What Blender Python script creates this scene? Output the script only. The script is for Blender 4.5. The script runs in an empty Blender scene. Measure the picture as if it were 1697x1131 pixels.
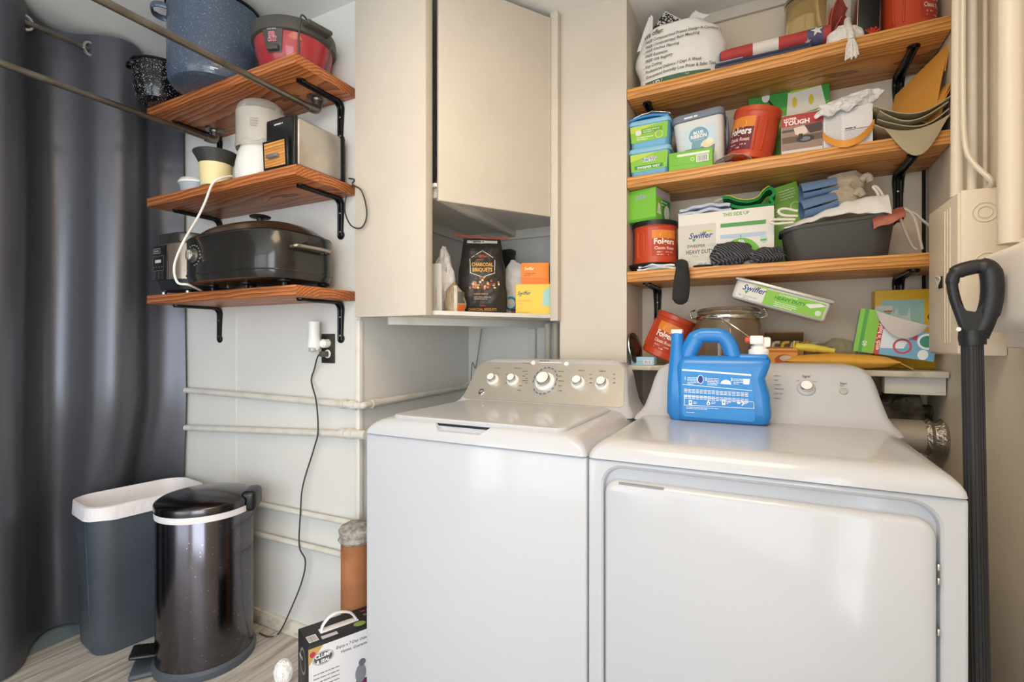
import bpy, bmesh, math, random
from mathutils import Vector, Matrix, noise
random.seed(7)
PI = math.pi
SC = bpy.context.scene
COL = SC.collection
# ------------------------------------------------------------------ camera
F = 828.0; CX = 848.5; CY = 565.5; H = 1.22; YAW = math.radians(27.0)
cam_d = bpy.data.cameras.new('camera'); cam = bpy.data.objects.new('camera', cam_d); COL.objects.link(cam)
cam_d.sensor_width = 36.0; cam_d.lens = F / 1697.0 * 36.0; cam_d.clip_start = 0.02
cam.location = (0, 0, H); cam.rotation_euler = (PI / 2, 0, YAW)
SC.camera = cam
# ------------------------------------------------------------------ light
SC.view_settings.view_transform = 'Standard'; SC.view_settings.look = 'None'
SC.view_settings.gamma = 1.0; SC.view_settings.use_curve_mapping = False
SC.view_settings.exposure = -0.16
wd = bpy.data.worlds.new('world'); SC.world = wd; wd.use_nodes = True
bg = wd.node_tree.nodes['Background']; bg.inputs[0].default_value = (0.80, 0.88, 1.0, 1); bg.inputs[1].default_value = 1.0
def area(name, loc, rot, sx, sy, power, col):
    l = bpy.data.lights.new(name, 'AREA'); l.shape = 'RECTANGLE'; l.size = sx; l.size_y = sy
    l.energy = power; l.color = col
    o = bpy.data.objects.new(name, l); COL.objects.link(o); o.location = loc; o.rotation_euler = rot
    return o
# added fill lights, unseen, behind and beside the camera
area('rear_fill_light', (-1.12, -4.5, 1.28), (PI / 2, 0, 0), 2.7, 2.0, 62, (0.84, 0.92, 1.0))
area('side_fill_light', (.475, -1.75, 1.22), (0, PI / 2, 0), 1.8, 2.45, 125, (0.84, 0.92, 1.0))  # added side fill for the curtain and recess
area('left_fill_light', (-2.79, -3.3, 1.22), (0, -PI / 2, 0), 1.8, 2.0, 60, (0.86, 0.93, 1.0))  # added left fill for the right wall
# ------------------------------------------------------------------ pixel helpers
S_, C_ = math.sin(YAW), math.cos(YAW)
def rr(u):
    t = (u - CX) / F
    return (-S_ + C_ * t) / (C_ + S_ * t)
def dd(u, Y): return Y / (C_ + S_ * (u - CX) / F)
def Xu(u, Y): return rr(u) * Y
def Zv(u, v, Y): return H + (CY - v) / F * dd(u, Y)
def PY(u, v, Y): return Vector((Xu(u, Y), Y, Zv(u, v, Y)))
def PX(u, v, X):
    Y = X / rr(u); return Vector((X, Y, Zv(u, v, Y)))
def PZ(u, v, Z):
    d = (Z - H) * F / (CY - v); t = (u - CX) / F
    return Vector(((-S_ + C_ * t) * d, (C_ + S_ * t) * d, Z))
# ------------------------------------------------------------------ materials
def lin(h):
    if isinstance(h, str):
        h = h.lstrip('#'); c = [int(h[i:i + 2], 16) / 255 for i in (0, 2, 4)]
    else: c = h
    return tuple((x / 12.92 if x <= .04045 else ((x + .055) / 1.055) ** 2.4) for x in c) + (1,)
MATS = {}
def M(key, col=None, rough=.5, metal=0.0, bump=None, mix=None, trans=0.0, alpha=1.0, emit=0, sheen=0, coat=0, ior=1.45, stretch=(1, 1, 1), sss=0):
    if key in MATS: return MATS[key]
    m = bpy.data.materials.new(key); m.use_nodes = True; MATS[key] = m
    nt = m.node_tree; b = nt.nodes['Principled BSDF']
    b.inputs['Base Color'].default_value = lin(col)
    b.inputs['Roughness'].default_value = rough; b.inputs['Metallic'].default_value = metal
    b.inputs['Transmission Weight'].default_value = trans; b.inputs['Alpha'].default_value = alpha
    b.inputs['Sheen Weight'].default_value = sheen; b.inputs['Coat Weight'].default_value = coat
    b.inputs['IOR'].default_value = ior
    if sss: b.inputs['Subsurface Weight'].default_value = sss; b.inputs['Subsurface Radius'].default_value = (.02, .02, .02)
    if emit:
        b.inputs['Emission Color'].default_value = lin(col); b.inputs['Emission Strength'].default_value = emit
    if bump or mix:
        tc = nt.nodes.new('ShaderNodeTexCoord'); mp = nt.nodes.new('ShaderNodeMapping'); mp.inputs['Scale'].default_value = stretch
        nt.links.new(tc.outputs['Object'], mp.inputs[0])
    if mix:
        c2, sc, lo, hi = mix
        n = nt.nodes.new('ShaderNodeTexNoise'); n.inputs['Scale'].default_value = sc; n.inputs['Detail'].default_value = 5
        nt.links.new(mp.outputs[0], n.inputs[0])
        r = nt.nodes.new('ShaderNodeValToRGB'); r.color_ramp.elements[0].position = lo; r.color_ramp.elements[1].position = hi
        r.color_ramp.elements[0].color = lin(col); r.color_ramp.elements[1].color = lin(c2)
        nt.links.new(n.outputs[0], r.inputs[0]); nt.links.new(r.outputs[0], b.inputs['Base Color'])
    if bump:
        sc, st = bump
        n = nt.nodes.new('ShaderNodeTexNoise'); n.inputs['Scale'].default_value = sc; n.inputs['Detail'].default_value = 4
        nt.links.new(mp.outputs[0], n.inputs[0])
        bp = nt.nodes.new('ShaderNodeBump'); bp.inputs['Strength'].default_value = st; bp.inputs['Distance'].default_value = .01
        nt.links.new(n.outputs[0], bp.inputs['Height']); nt.links.new(bp.outputs[0], b.inputs['Normal'])
    return m
def K(hexcol, rough=.5):                       # flat printed or moulded colour
    return M('print_%s_%d' % (hexcol.strip('#'), int(rough * 100)), hexcol, rough)
def wood(key, c1, c2, c3, scale=22, sat=1):
    m = bpy.data.materials.new(key); m.use_nodes = True; MATS[key] = m
    nt = m.node_tree; b = nt.nodes['Principled BSDF']; b.inputs['Roughness'].default_value = .42
    tc = nt.nodes.new('ShaderNodeTexCoord'); mp = nt.nodes.new('ShaderNodeMapping')
    mp.inputs['Location'].default_value = (0.3, .06, .13); mp.inputs['Rotation'].default_value = (0, .03, .05); mp.inputs['Scale'].default_value = (.35, 1, 1)
    nt.links.new(tc.outputs['Object'], mp.inputs[0])
    n0 = nt.nodes.new('ShaderNodeTexNoise'); n0.inputs['Scale'].default_value = 3.2; n0.inputs['Detail'].default_value = 3
    nt.links.new(mp.outputs[0], n0.inputs[0])
    ad = nt.nodes.new('ShaderNodeMix'); ad.data_type = 'VECTOR'; ad.inputs[0].default_value = .075
    nt.links.new(mp.outputs[0], ad.inputs[4]); nt.links.new(n0.outputs['Color'], ad.inputs[5])
    w = nt.nodes.new('ShaderNodeTexWave'); w.wave_type = 'RINGS'; w.rings_direction = 'X'; w.wave_profile = 'SAW'
    w.inputs['Scale'].default_value = scale; w.inputs['Distortion'].default_value = 1.2; w.inputs['Detail'].default_value = 2; w.inputs['Detail Scale'].default_value = 1.5
    nt.links.new(ad.outputs[1], w.inputs[0])
    r = nt.nodes.new('ShaderNodeValToRGB'); e = r.color_ramp.elements
    e[0].position = 0; e[0].color = lin(c1); e[1].position = 1; e[1].color = lin(c3)
    x = e.new(.55); x.color = lin(c2)
    nt.links.new(w.outputs[0], r.inputs[0])
    mp2 = nt.nodes.new('ShaderNodeMapping'); mp2.inputs['Scale'].default_value = (3, 90, 90); nt.links.new(tc.outputs['Object'], mp2.inputs[0])
    n1 = nt.nodes.new('ShaderNodeTexNoise'); n1.inputs['Scale'].default_value = 2; n1.inputs['Detail'].default_value = 4; nt.links.new(mp2.outputs[0], n1.inputs[0])
    mx = nt.nodes.new('ShaderNodeMix'); mx.data_type = 'RGBA'; mx.blend_type = 'MULTIPLY'; mx.inputs[0].default_value = .55
    r2 = nt.nodes.new('ShaderNodeValToRGB'); r2.color_ramp.elements[0].position = .35; r2.color_ramp.elements[0].color = (.45, .38, .3, 1); r2.color_ramp.elements[1].position = .6
    nt.links.new(n1.outputs[0], r2.inputs[0]); nt.links.new(r.outputs[0], mx.inputs[6]); nt.links.new(r2.outputs[0], mx.inputs[7])
    nt.links.new(mx.outputs[2], b.inputs['Base Color'])
    return m
def speckle(key, base, dot, scale, thr, rough=.18):
    m = M(key, base, rough); nt = m.node_tree; b = nt.nodes['Principled BSDF']
    tc = nt.nodes.new('ShaderNodeTexCoord'); v = nt.nodes.new('ShaderNodeTexVoronoi'); v.inputs['Scale'].default_value = scale
    nt.links.new(tc.outputs['Object'], v.inputs[0])
    n = nt.nodes.new('ShaderNodeTexNoise'); n.inputs['Scale'].default_value = scale * .45; nt.links.new(tc.outputs['Object'], n.inputs[0])
    ma = nt.nodes.new('ShaderNodeMath'); ma.operation = 'MULTIPLY'; nt.links.new(v.outputs['Distance'], ma.inputs[0]); nt.links.new(n.outputs[0], ma.inputs[1])
    r = nt.nodes.new('ShaderNodeValToRGB'); r.color_ramp.elements[0].position = thr; r.color_ramp.elements[0].color = lin(dot)
    r.color_ramp.elements[1].position = thr + .03; r.color_ramp.elements[1].color = lin(base)
    nt.links.new(ma.outputs[0], r.inputs[0]); nt.links.new(r.outputs[0], b.inputs['Base Color'])
    return m
def stripes(key, c1, c2, scale, axis='X', rough=.8, bump=.3):   # woven ribs
    m = M(key, c1, rough); nt = m.node_tree; b = nt.nodes['Principled BSDF']
    tc = nt.nodes.new('ShaderNodeTexCoord'); w = nt.nodes.new('ShaderNodeTexWave'); w.bands_direction = axis
    w.inputs['Scale'].default_value = scale; w.inputs['Distortion'].default_value = .6; nt.links.new(tc.outputs['Object'], w.inputs[0])
    r = nt.nodes.new('ShaderNodeValToRGB'); r.color_ramp.elements[0].color = lin(c1); r.color_ramp.elements[1].color = lin(c2)
    nt.links.new(w.outputs[0], r.inputs[0]); nt.links.new(r.outputs[0], b.inputs['Base Color'])
    bp = nt.nodes.new('ShaderNodeBump'); bp.inputs['Strength'].default_value = bump; bp.inputs['Distance'].default_value = .004
    nt.links.new(w.outputs[0], bp.inputs['Height']); nt.links.new(bp.outputs[0], b.inputs['Normal'])
    return m

cream = M('cream_paint', '#d6ccbd', .42, bump=(60, .05), mix=('#cfc5b5', 3, .35, .7))
wallp = M('wall_paint', '#e3e1dc', .45, bump=(45, .06), mix=('#dad8d3', 2.2, .35, .75))
rwall = M('right_wall_paint', '#e6dac6', .5, bump=(45, .08), mix=('#ddcdb4', 2.0, .4, .8))
ceilm = M('ceiling_paint', '#f0efec', .55, bump=(30, .06))
trimw = M('trim_paint', '#e4e1d8', .4, bump=(80, .05), mix=('#d3cdbf', 9, .55, .8))
dirty = M('worn_trim_paint', '#d9d2c2', .55, bump=(60, .15), mix=('#a39277', 14, .55, .75))
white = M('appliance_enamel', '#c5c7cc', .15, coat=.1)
whitep = M('white_plastic', '#f1f0ec', .3)
black = M('black_plastic', '#17181a', .32)
iron = M('black_iron', '#0c0c0d', .28, bump=(120, .05))
chrome = M('chrome', '#d9d9d6', .12, 1.0)
steel = M('steel', '#b9b6b0', .3, 1.0)
galv = M('galvanised_pipe', '#8b857a', .35, .9, bump=(60, .05), mix=('#6b655b', 14, .4, .7))
woodL = wood('fir_red', '#cd8850', '#b66734', '#82401c', 30)
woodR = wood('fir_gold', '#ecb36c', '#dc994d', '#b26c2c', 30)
woodL.name = 'fir_red'; woodR.name = 'fir_gold'

# ------------------------------------------------------------------ mesh building
class MB:
    def __init__(s): s.v = []; s.f = []; s.m = []; s.mats = []
    def mi(s, mat):
        if mat not in s.mats: s.mats.append(mat)
        return s.mats.index(mat)
    def add(s, vs, fs, mat):
        o = len(s.v); i = s.mi(mat); s.v += [Vector(p) for p in vs]
        for f in fs: s.f.append([o + k for k in f]); s.m.append(i)
        return s
    def box(s, a, b, mat, bev=0.0, seg=2, xf=None):
        bm = bmesh.new(); bmesh.ops.create_cube(bm, size=1)
        a = Vector(a); b = Vector(b); c = (a + b) / 2; d = b - a
        for v in bm.verts: v.co = Vector((v.co.x * d.x, v.co.y * d.y, v.co.z * d.z)) + c
        if bev > 0:
            bmesh.ops.bevel(bm, geom=bm.edges[:], offset=min(bev, min(abs(x) for x in d) * .49), segments=seg, profile=.5, affect='EDGES')
        return s.bm(bm, mat, xf)
    def bm(s, bm, mat, xf=None):
        bm.verts.index_update()
        vs = [(xf @ v.co if xf else v.co.copy()) for v in bm.verts]; fs = [[v.index for v in f.verts] for f in bm.faces]
        bm.free(); return s.add(vs, fs, mat)
    def loft(s, rings, mat, cap0=True, cap1=True, closed=True):
        n = len(rings[0]); vs = [p for r in rings for p in r]; fs = []
        for i in range(len(rings) - 1):
            for j in range(n if closed else n - 1):
                k = (j + 1) % n
                fs.append([i * n + j, i * n + k, (i + 1) * n + k, (i + 1) * n + j])
        if cap0: fs.append(list(range(n))[::-1])
        if cap1: fs.append([(len(rings) - 1) * n + j for j in range(n)])
        return s.add(vs, fs, mat)
    def lathe(s, prof, mat, seg=40, c=(0, 0, 0), xf=None, cap0=True, cap1=True):
        c = Vector(c); rings = []
        for r, z in prof:
            ring = [c + Vector((r * math.cos(2 * PI * j / seg), r * math.sin(2 * PI * j / seg), z)) for j in range(seg)]
            rings.append([xf @ p for p in ring] if xf else ring)
        return s.loft(rings, mat, cap0, cap1)
    def cyl(s, a, b, r, mat, seg=20, r2=None):
        return s.tube([a, b], r if r2 is None else [r, r2], mat, seg)
    def tube(s, path, r, mat, seg=12, cap=True, flat=1.0, up=None):
        P = [Vector(p) for p in path]; n = len(P); rings = []
        R = r if isinstance(r, (list, tuple)) else [r] * n
        t0 = (P[1] - P[0]).normalized()
        ref = Vector(up) if up else (Vector((0, 0, 1)) if abs(t0.z) < .9 else Vector((1, 0, 0)))
        nx = t0.cross(ref).normalized()
        for i in range(n):
            t = (P[min(i + 1, n - 1)] - P[max(i - 1, 0)]).normalized()
            nx = (nx - t * nx.dot(t)).normalized(); ny = t.cross(nx)
            rings.append([P[i] + (nx * math.cos(2 * PI * j / seg) + ny * math.sin(2 * PI * j / seg) * flat) * R[i] for j in range(seg)])
        return s.loft(rings, mat, cap, cap)
    def grid(s, fn, nu, nv, mat, wrap=False):
        vs = [fn(i / nu, j / nv) for i in range(nu + 1) for j in range(nv + 1)]
        fs = [[i * (nv + 1) + j, (i + 1) * (nv + 1) + j, (i + 1) * (nv + 1) + j + 1, i * (nv + 1) + j + 1] for i in range(nu) for j in range(nv)]
        return s.add(vs, fs, mat)
    def sheet(s, fn, nu, nv, mat, th=.002):       # a cloth or paper with thickness
        g = [[Vector(fn(i / nu, j / nv)) for j in range(nv + 1)] for i in range(nu + 1)]
        N = [[None] * (nv + 1) for _ in range(nu + 1)]
        for i in range(nu + 1):
            for j in range(nv + 1):
                a = g[min(i + 1, nu)][j] - g[max(i - 1, 0)][j]; b = g[i][min(j + 1, nv)] - g[i][max(j - 1, 0)]
                c = a.cross(b); N[i][j] = c.normalized() if c.length > 1e-12 else Vector((0, 0, 1))
        A = [g[i][j] + N[i][j] * th / 2 for i in range(nu + 1) for j in range(nv + 1)]
        B = [g[i][j] - N[i][j] * th / 2 for i in range(nu + 1) for j in range(nv + 1)]
        k = len(A); w = nv + 1; fs = []
        for i in range(nu):
            for j in range(nv):
                q = [i * w + j, (i + 1) * w + j, (i + 1) * w + j + 1, i * w + j + 1]
                fs.append(q); fs.append([x + k for x in q[::-1]])
        rim = [(i * w, (i + 1) * w) for i in range(nu)] + [(nu * w + j, nu * w + j + 1) for j in range(nv)] + \
              [((i + 1) * w + nv, i * w + nv) for i in range(nu)] + [(j + 1, j) for j in range(nv)]
        for a, b in rim: fs.append([b, a, a + k, b + k])
        return s.add(A + B, fs, mat)
    def build(s, name, parent=None, world=False, smooth=True, ang=38, loc=None, rot=None):
        me = bpy.data.meshes.new(name); me.from_pydata([tuple(v) for v in s.v], [], s.f)
        for m in s.mats: me.materials.append(m)
        me.polygons.foreach_set('material_index', s.m)
        bm = bmesh.new(); bm.from_mesh(me); bmesh.ops.recalc_face_normals(bm, faces=bm.faces[:]); bm.to_mesh(me); bm.free()
        me.validate(); me.update()
        if smooth: me.shade_smooth(); me.set_sharp_from_angle(angle=math.radians(ang))
        o = bpy.data.objects.new(name, me); COL.objects.link(o)
        if parent:
            o.parent = parent
            if world: o.location = -parent.location
        if loc is not None: o.location = loc
        if rot is not None: o.rotation_euler = rot
        return o
def thing(name, label, cat, loc=(0, 0, 0), rot=(0, 0, 0), group=None):
    o = bpy.data.objects.new(name, None); COL.objects.link(o); o.empty_display_size = .05
    o.location = loc; o.rotation_euler = rot; o['label'] = label; o['category'] = cat
    if group: o['group'] = group
    return o
def tag(o, label, cat, group=None):
    o['label'] = label; o['category'] = cat
    if group: o['group'] = group
    return o
def struct(o): o['kind'] = 'structure'; return o
def rrect(w, d, r, n=5, c=(0, 0), z=0):
    r = min(r, w / 2 - 1e-4, d / 2 - 1e-4); pts = []
    for k, (sx, sy) in enumerate(((1, 1), (-1, 1), (-1, -1), (1, -1))):
        for i in range(n + 1):
            a = k * PI / 2 + i / n * PI / 2
            pts.append(Vector((c[0] + sx * (w / 2 - r) + r * math.cos(a), c[1] + sy * (d / 2 - r) + r * math.sin(a), z)))
    return pts
def spl(pts, n=8):                            # smooth path through points
    P = [Vector(p) for p in pts]; out = []
    for i in range(len(P) - 1):
        p0 = P[max(i - 1, 0)]; p1 = P[i]; p2 = P[i + 1]; p3 = P[min(i + 2, len(P) - 1)]
        for k in range(n):
            t = k / n
            out.append(.5 * ((2 * p1) + (p2 - p0) * t + (2 * p0 - 5 * p1 + 4 * p2 - p3) * t * t + (3 * p1 - p0 - 3 * p2 + p3) * t ** 3))
    out.append(P[-1]); return out
def ns(x, y, z): return noise.noise(Vector((x, y, z)))
def lerp(tab, z):
    if z <= tab[0][0]: return tab[0][1]
    for (a, b), (c, d) in zip(tab, tab[1:]):
        if z <= c:
            t = (z - a) / (c - a); t = t * t * (3 - 2 * t); return b + (d - b) * t
    return tab[-1][1]
class Pillow:                                 # soft bag: silhouette in x,z, puffed in y, crumpled
    def __init__(s, L, R, T, h, amp=.006, sc=14, seed=0, p=2.4, base=.35):
        s.L, s.R, s.T, s.h, s.amp, s.sc, s.seed, s.p, s.base = L, R, T, h, amp, sc, seed, p, base
    def y(s, x, z, side=-1):
        l, r = lerp(s.L, z), lerp(s.R, z); q = max(-1, min(1, (2 * x - l - r) / max(r - l, 1e-5)))
        t = lerp(s.T, z) / 2 * max(0, 1 - abs(q) ** s.p) ** .5
        k = ns(x * s.sc + s.seed, z * s.sc, side * 3.1 + s.seed) + .5 * ns(x * s.sc * 2.7 + s.seed, z * s.sc * 2.7, side)
        ed = min(1, (1 - abs(q)) * 6)
        return side * (t + s.amp * k * ed)
    def build(s, mb, mat, nx=26, nz=30):
        for side in (-1, 1):
            def fn(a, b):
                z = b * s.h; l, r = lerp(s.L, z), lerp(s.R, z); q = math.sin((a - .5) * PI)
                x = (l + r) / 2 + q * (r - l) / 2 + s.amp * .8 * ns(z * s.sc, q * .3, s.seed + 9)
                return (x, s.y((l + r) / 2 + q * (r - l) / 2, z, side) if 0 < a < 1 else 0, z)
            mb.grid(fn, nx, nz, mat)
        for z in (0, s.h):                      # close the ends
            n = nx; fr = []; bk = []
            for i in range(n + 1):
                l, r = lerp(s.L, z), lerp(s.R, z); q = math.sin((i / n - .5) * PI); x0 = (l + r) / 2 + q * (r - l) / 2
                x = x0 + s.amp * .8 * ns(z * s.sc, q * .3, s.seed + 9)
                e = 0 < i < n
                fr.append(Vector((x, s.y(x0, z, -1) if e else 0, z))); bk.append(Vector((x, s.y(x0, z, 1) if e else 0, z)))
            mb.add(fr + bk, [[i, i + 1, n + 2 + i, n + 1 + i] for i in range(n)], mat)
        return mb
# ------------------------------------------------------------------ print (flat lettering and artwork on real surfaces)
TX = {}
def text2d(sx, bold=0, shear=0):
    k = (sx, bold, shear)
    if k in TX: return TX[k]
    c = bpy.data.curves.new('t', 'FONT'); c.body = sx; c.size = 1; c.offset = bold; c.shear = shear; c.resolution_u = 2
    o = bpy.data.objects.new('t', c); me = bpy.data.meshes.new_from_object(o)
    vs = [(v.co.x, v.co.y) for v in me.vertices]; fs = [list(p.vertices) for p in me.polygons]
    bpy.data.objects.remove(o); bpy.data.meshes.remove(me); bpy.data.curves.remove(c)
    if vs:
        x0 = min(v[0] for v in vs); x1 = max(v[0] for v in vs)
    else: x0 = x1 = 0
    TX[k] = ([(x - x0, y) for x, y in vs], fs, x1 - x0); return TX[k]
class Print:
    def __init__(s, fn, step=.004, eps=.0004): s.fn = fn; s.mb = MB(); s.k = 0; s.step = step; s.eps = eps
    def _put(s, v2, fs, col, rough=.5):
        s.k += 1; e = s.eps + s.k * .00006
        mat = col if not isinstance(col, str) else K(col, rough)
        s.mb.add([s.fn(x, y, e) for x, y in v2], fs, mat)
    def rect(s, x, y, w, h, col, rough=.5):
        nx = max(1, min(24, int(abs(w) / s.step))); ny = max(1, min(24, int(abs(h) / s.step)))
        v = [(x + w * i / nx, y + h * j / ny) for i in range(nx + 1) for j in range(ny + 1)]
        f = [[i * (ny + 1) + j, (i + 1) * (ny + 1) + j, (i + 1) * (ny + 1) + j + 1, i * (ny + 1) + j + 1] for i in range(nx) for j in range(ny)]
        s._put(v, f, col, rough); return s
    def poly(s, pts, col): s._put(pts, [list(range(len(pts)))], col); return s
    def ell(s, cx, cy, rx, ry, col, a0=0, a1=2 * PI, n=28):
        s._put([(cx + rx * math.cos(a0 + (a1 - a0) * i / n), cy + ry * math.sin(a0 + (a1 - a0) * i / n)) for i in range(n)], [list(range(n))], col); return s
    def ring(s, cx, cy, r, w, col, a0=0, a1=2 * PI, n=28):
        v = []; f = []
        for i in range(n + 1):
            a = a0 + (a1 - a0) * i / n
            v += [(cx + r * math.cos(a), cy + r * math.sin(a)), (cx + (r - w) * math.cos(a), cy + (r - w) * math.sin(a))]
        for i in range(n): f.append([2 * i, 2 * i + 2, 2 * i + 3, 2 * i + 1])
        s._put(v, f, col); return s
    def text(s, t, x, y, size, col, align='l', bold=0, shear=0, fit=None, rot=0):
        vs, fs, w = text2d(t, bold, shear); kx = size
        if fit and w > 0: kx = fit / w
        W = w * kx; ox = 0 if align == 'l' else (-W / 2 if align == 'c' else -W)
        ca, sa = math.cos(rot), math.sin(rot)
        s._put([(x + (ox + a * kx) * ca - b * size * sa, y + (ox + a * kx) * sa + b * size * ca) for a, b in vs], fs, col); return s
    def lines(s, x, y, w, n, dy, h, col, seed=1):       # unreadable small print
        R = random.Random(seed); v = []; f = []
        for i in range(n):
            a = x; end = x + w * (1 if i < n - 1 else R.uniform(.4, .9))
            while a < end:
                b = min(end, a + R.uniform(1.2, 5) * h * 1.5); o = len(v)
                v += [(a, y - i * dy), (b, y - i * dy), (b, y - i * dy + h), (a, y - i * dy + h)]; f.append([o, o + 1, o + 2, o + 3]); a = b + h * .7
        s._put(v, f, col); return s
    def barcode(s, x, y, w, h, seed=3, vert=False):
        R = random.Random(seed); s.rect(x, y, w, h, '#f4f2ee'); v = []; f = []; L = h if vert else w; a = L * .08
        while a < L * .92:
            b = a + L * R.uniform(.01, .035); o = len(v)
            if vert: v += [(x + w * .1, y + a), (x + w * .9, y + a), (x + w * .9, y + b), (x + w * .1, y + b)]
            else: v += [(x + a, y + h * .1), (x + b, y + h * .1), (x + b, y + h * .9), (x + a, y + h * .9)]
            f.append([o, o + 1, o + 2, o + 3]); a = b + L * R.uniform(.015, .04)
        s._put(v, f, '#55595c'); return s
    def swiffer(s, x, y, w, col='#2b3a8c', acc=True):     # the wordmark: slanted name, green swoosh and tail
        h = w * .42
        if acc:
            s.poly([(x + w * .25, y + h * .74), (x + w * .6, y + h * .93), (x + w * 1.02, y + h * .98), (x + w * .95, y + h * .8), (x + w * .6, y + h * .78)], '#b7d24a')
            s.poly([(x + w * .12, y + h * .12), (x + w * .3, y + h * .12), (x + w * .2, y - h * .22)], '#3aa35b')
        s.text('Swiffer', x, y + h * .17, h * .85, col, bold=.018, shear=.28, fit=w); return s
    def build(s, name, parent, world=False):
        o = s.mb.build(name, parent, world=world, smooth=False)
        if name == 'printed_legend': o['kind'] = 'stuff'
        return o
def front(w, h, yf, x0=None, z0=0):           # print map of a face looking to -y in local coordinates
    return lambda x, y, e: Vector((x, yf - e, z0 + y))
def side(xr): return lambda x, y, e: Vector((xr + e, x, y))
def topf(z): return lambda x, y, e: Vector((x, y, z + e))
def carton(name, label, cat, u0, u1, vtop, Yf, depth, zb, mat, rot=(0, 0, 0), group=None, bev=.0015, h=None):
    x0, x1 = Xu(u0, Yf), Xu(u1, Yf); w = x1 - x0; h = h or Zv((u0 + u1) / 2, vtop, Yf) - zb
    t = thing(name, label, cat, ((x0 + x1) / 2, Yf + depth / 2, zb), rot, group)
    MB().box((-w / 2, -depth / 2, 0), (w / 2, depth / 2, h), mat, bev).build('box_body', t)
    return t, w, h, -depth / 2
# ================================================================== room shell
YW1, YREC, YALC, YCOL = 1.44, 2.22, 2.15, 1.88
XREC, XC0, XC1, XR, ZC = -1.385, -.741, -.4715, .485, 2.53
def wallbox(name, a, b, mat): return struct(MB().box(a, b, mat).build(name, smooth=False))
wallbox('wall_left', (-2.80, YW1, 0), (XREC, 2.34, ZC), wallp)
wallbox('wall_recess', (XREC, YREC, 0), (XC0, 2.34, ZC), wallp)
wallbox('wall_back', (XC1, YALC, 0), (XR, 2.34, ZC), rwall)
wallbox('wall_column', (XC0, YCOL, 0), (XC1, 2.34, ZC), cream)
rw = MB()
for a, b in (((XR, -4.6, 0), (XR + .08, -3.0, ZC)), ((XR, -.5, 0), (XR + .08, 2.34, ZC)), ((XR, -3.0, 0), (XR + .08, -.5, .3)), ((XR, -3.0, 2.15), (XR + .08, -.5, ZC))): rw.box(a, b, rwall)
struct(rw.build('wall_right', smooth=False))
w2 = struct(MB().box((XR - .03, -3.06, .24), (XR, -.44, .3), trimw).box((XR - .03, -3.06, 2.15), (XR, -.44, 2.21), trimw).box((XR - .03, -3.06, .3), (XR, -3.0, 2.15), trimw).box((XR - .03, -.5, .3), (XR, -.44, 2.15), trimw).build('fill_window_2', smooth=False))  # added unseen frame around the side fill
for k in range(1, 5): MB().box((XR - .05, -3.0 + .5 * k - .02, .3), (XR - .02, -3.0 + .5 * k + .02, 2.15), trimw).build('sash_bar', w2)
for k in range(1, 4): MB().box((XR - .05, -3.0, .3 + .4625 * k - .015), (XR - .02, -.5, .3 + .4625 * k + .015), trimw).build('sash_bar', w2)
rw = MB()
for a, b in (((-2.88, -4.6, 0), (-2.80, -4.35, ZC)), ((-2.88, -2.25, 0), (-2.80, 2.34, ZC)), ((-2.88, -4.35, 0), (-2.80, -2.25, .3)), ((-2.88, -4.35, 2.15), (-2.80, -2.25, ZC))): rw.box(a, b, wallp)
struct(rw.build('wall_side', smooth=False))
w3 = struct(MB().box((-2.80, -4.41, .24), (-2.77, -2.19, .3), trimw).box((-2.80, -4.41, 2.15), (-2.77, -2.19, 2.21), trimw).box((-2.80, -4.41, .3), (-2.77, -4.35, 2.15), trimw).box((-2.80, -2.25, .3), (-2.77, -2.19, 2.15), trimw).build('fill_window_3', smooth=False))  # added unseen frame around the left fill
for k in range(1, 4): MB().box((-2.77, -4.35 + .525 * k - .02, .3), (-2.74, -4.35 + .525 * k + .02, 2.15), trimw).build('sash_bar', w3)
wallbox('ceiling', (-2.88, -4.7, ZC), (XR + .08, 2.34, ZC + .06), ceilm)
rw = MB()
for a, b in (((-2.88, -4.7, 0), (-2.5, -4.6, ZC)), ((.25, -4.7, 0), (.565, -4.6, ZC)), ((-2.5, -4.7, 0), (.25, -4.6, .25)), ((-2.5, -4.7, 2.3), (.25, -4.6, ZC))):
    rw.box(a, b, wallp)
struct(rw.build('wall_rear', smooth=False))
wn = struct(MB().box((-2.56, -4.6, .19), (.31, -4.57, .25), trimw).box((-2.56, -4.6, 2.3), (.31, -4.57, 2.36), trimw)
    .box((-2.56, -4.6, .25), (-2.5, -4.57, 2.3), trimw).box((.25, -4.6, .25), (.31, -4.57, 2.3), trimw).build('fill_window_1', smooth=False))  # added unseen frame before the rear fill
for k in range(1, 5): MB().box((-2.5 + .55 * k - .02, -4.45, .25), (-2.5 + .55 * k + .02, -4.42, 2.3), trimw).build('sash_bar', wn)
for k in range(1, 4): MB().box((-2.5, -4.45, .25 + .5125 * k - .015), (.25, -4.42, .25 + .5125 * k + .015), trimw).build('sash_bar', wn)
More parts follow.
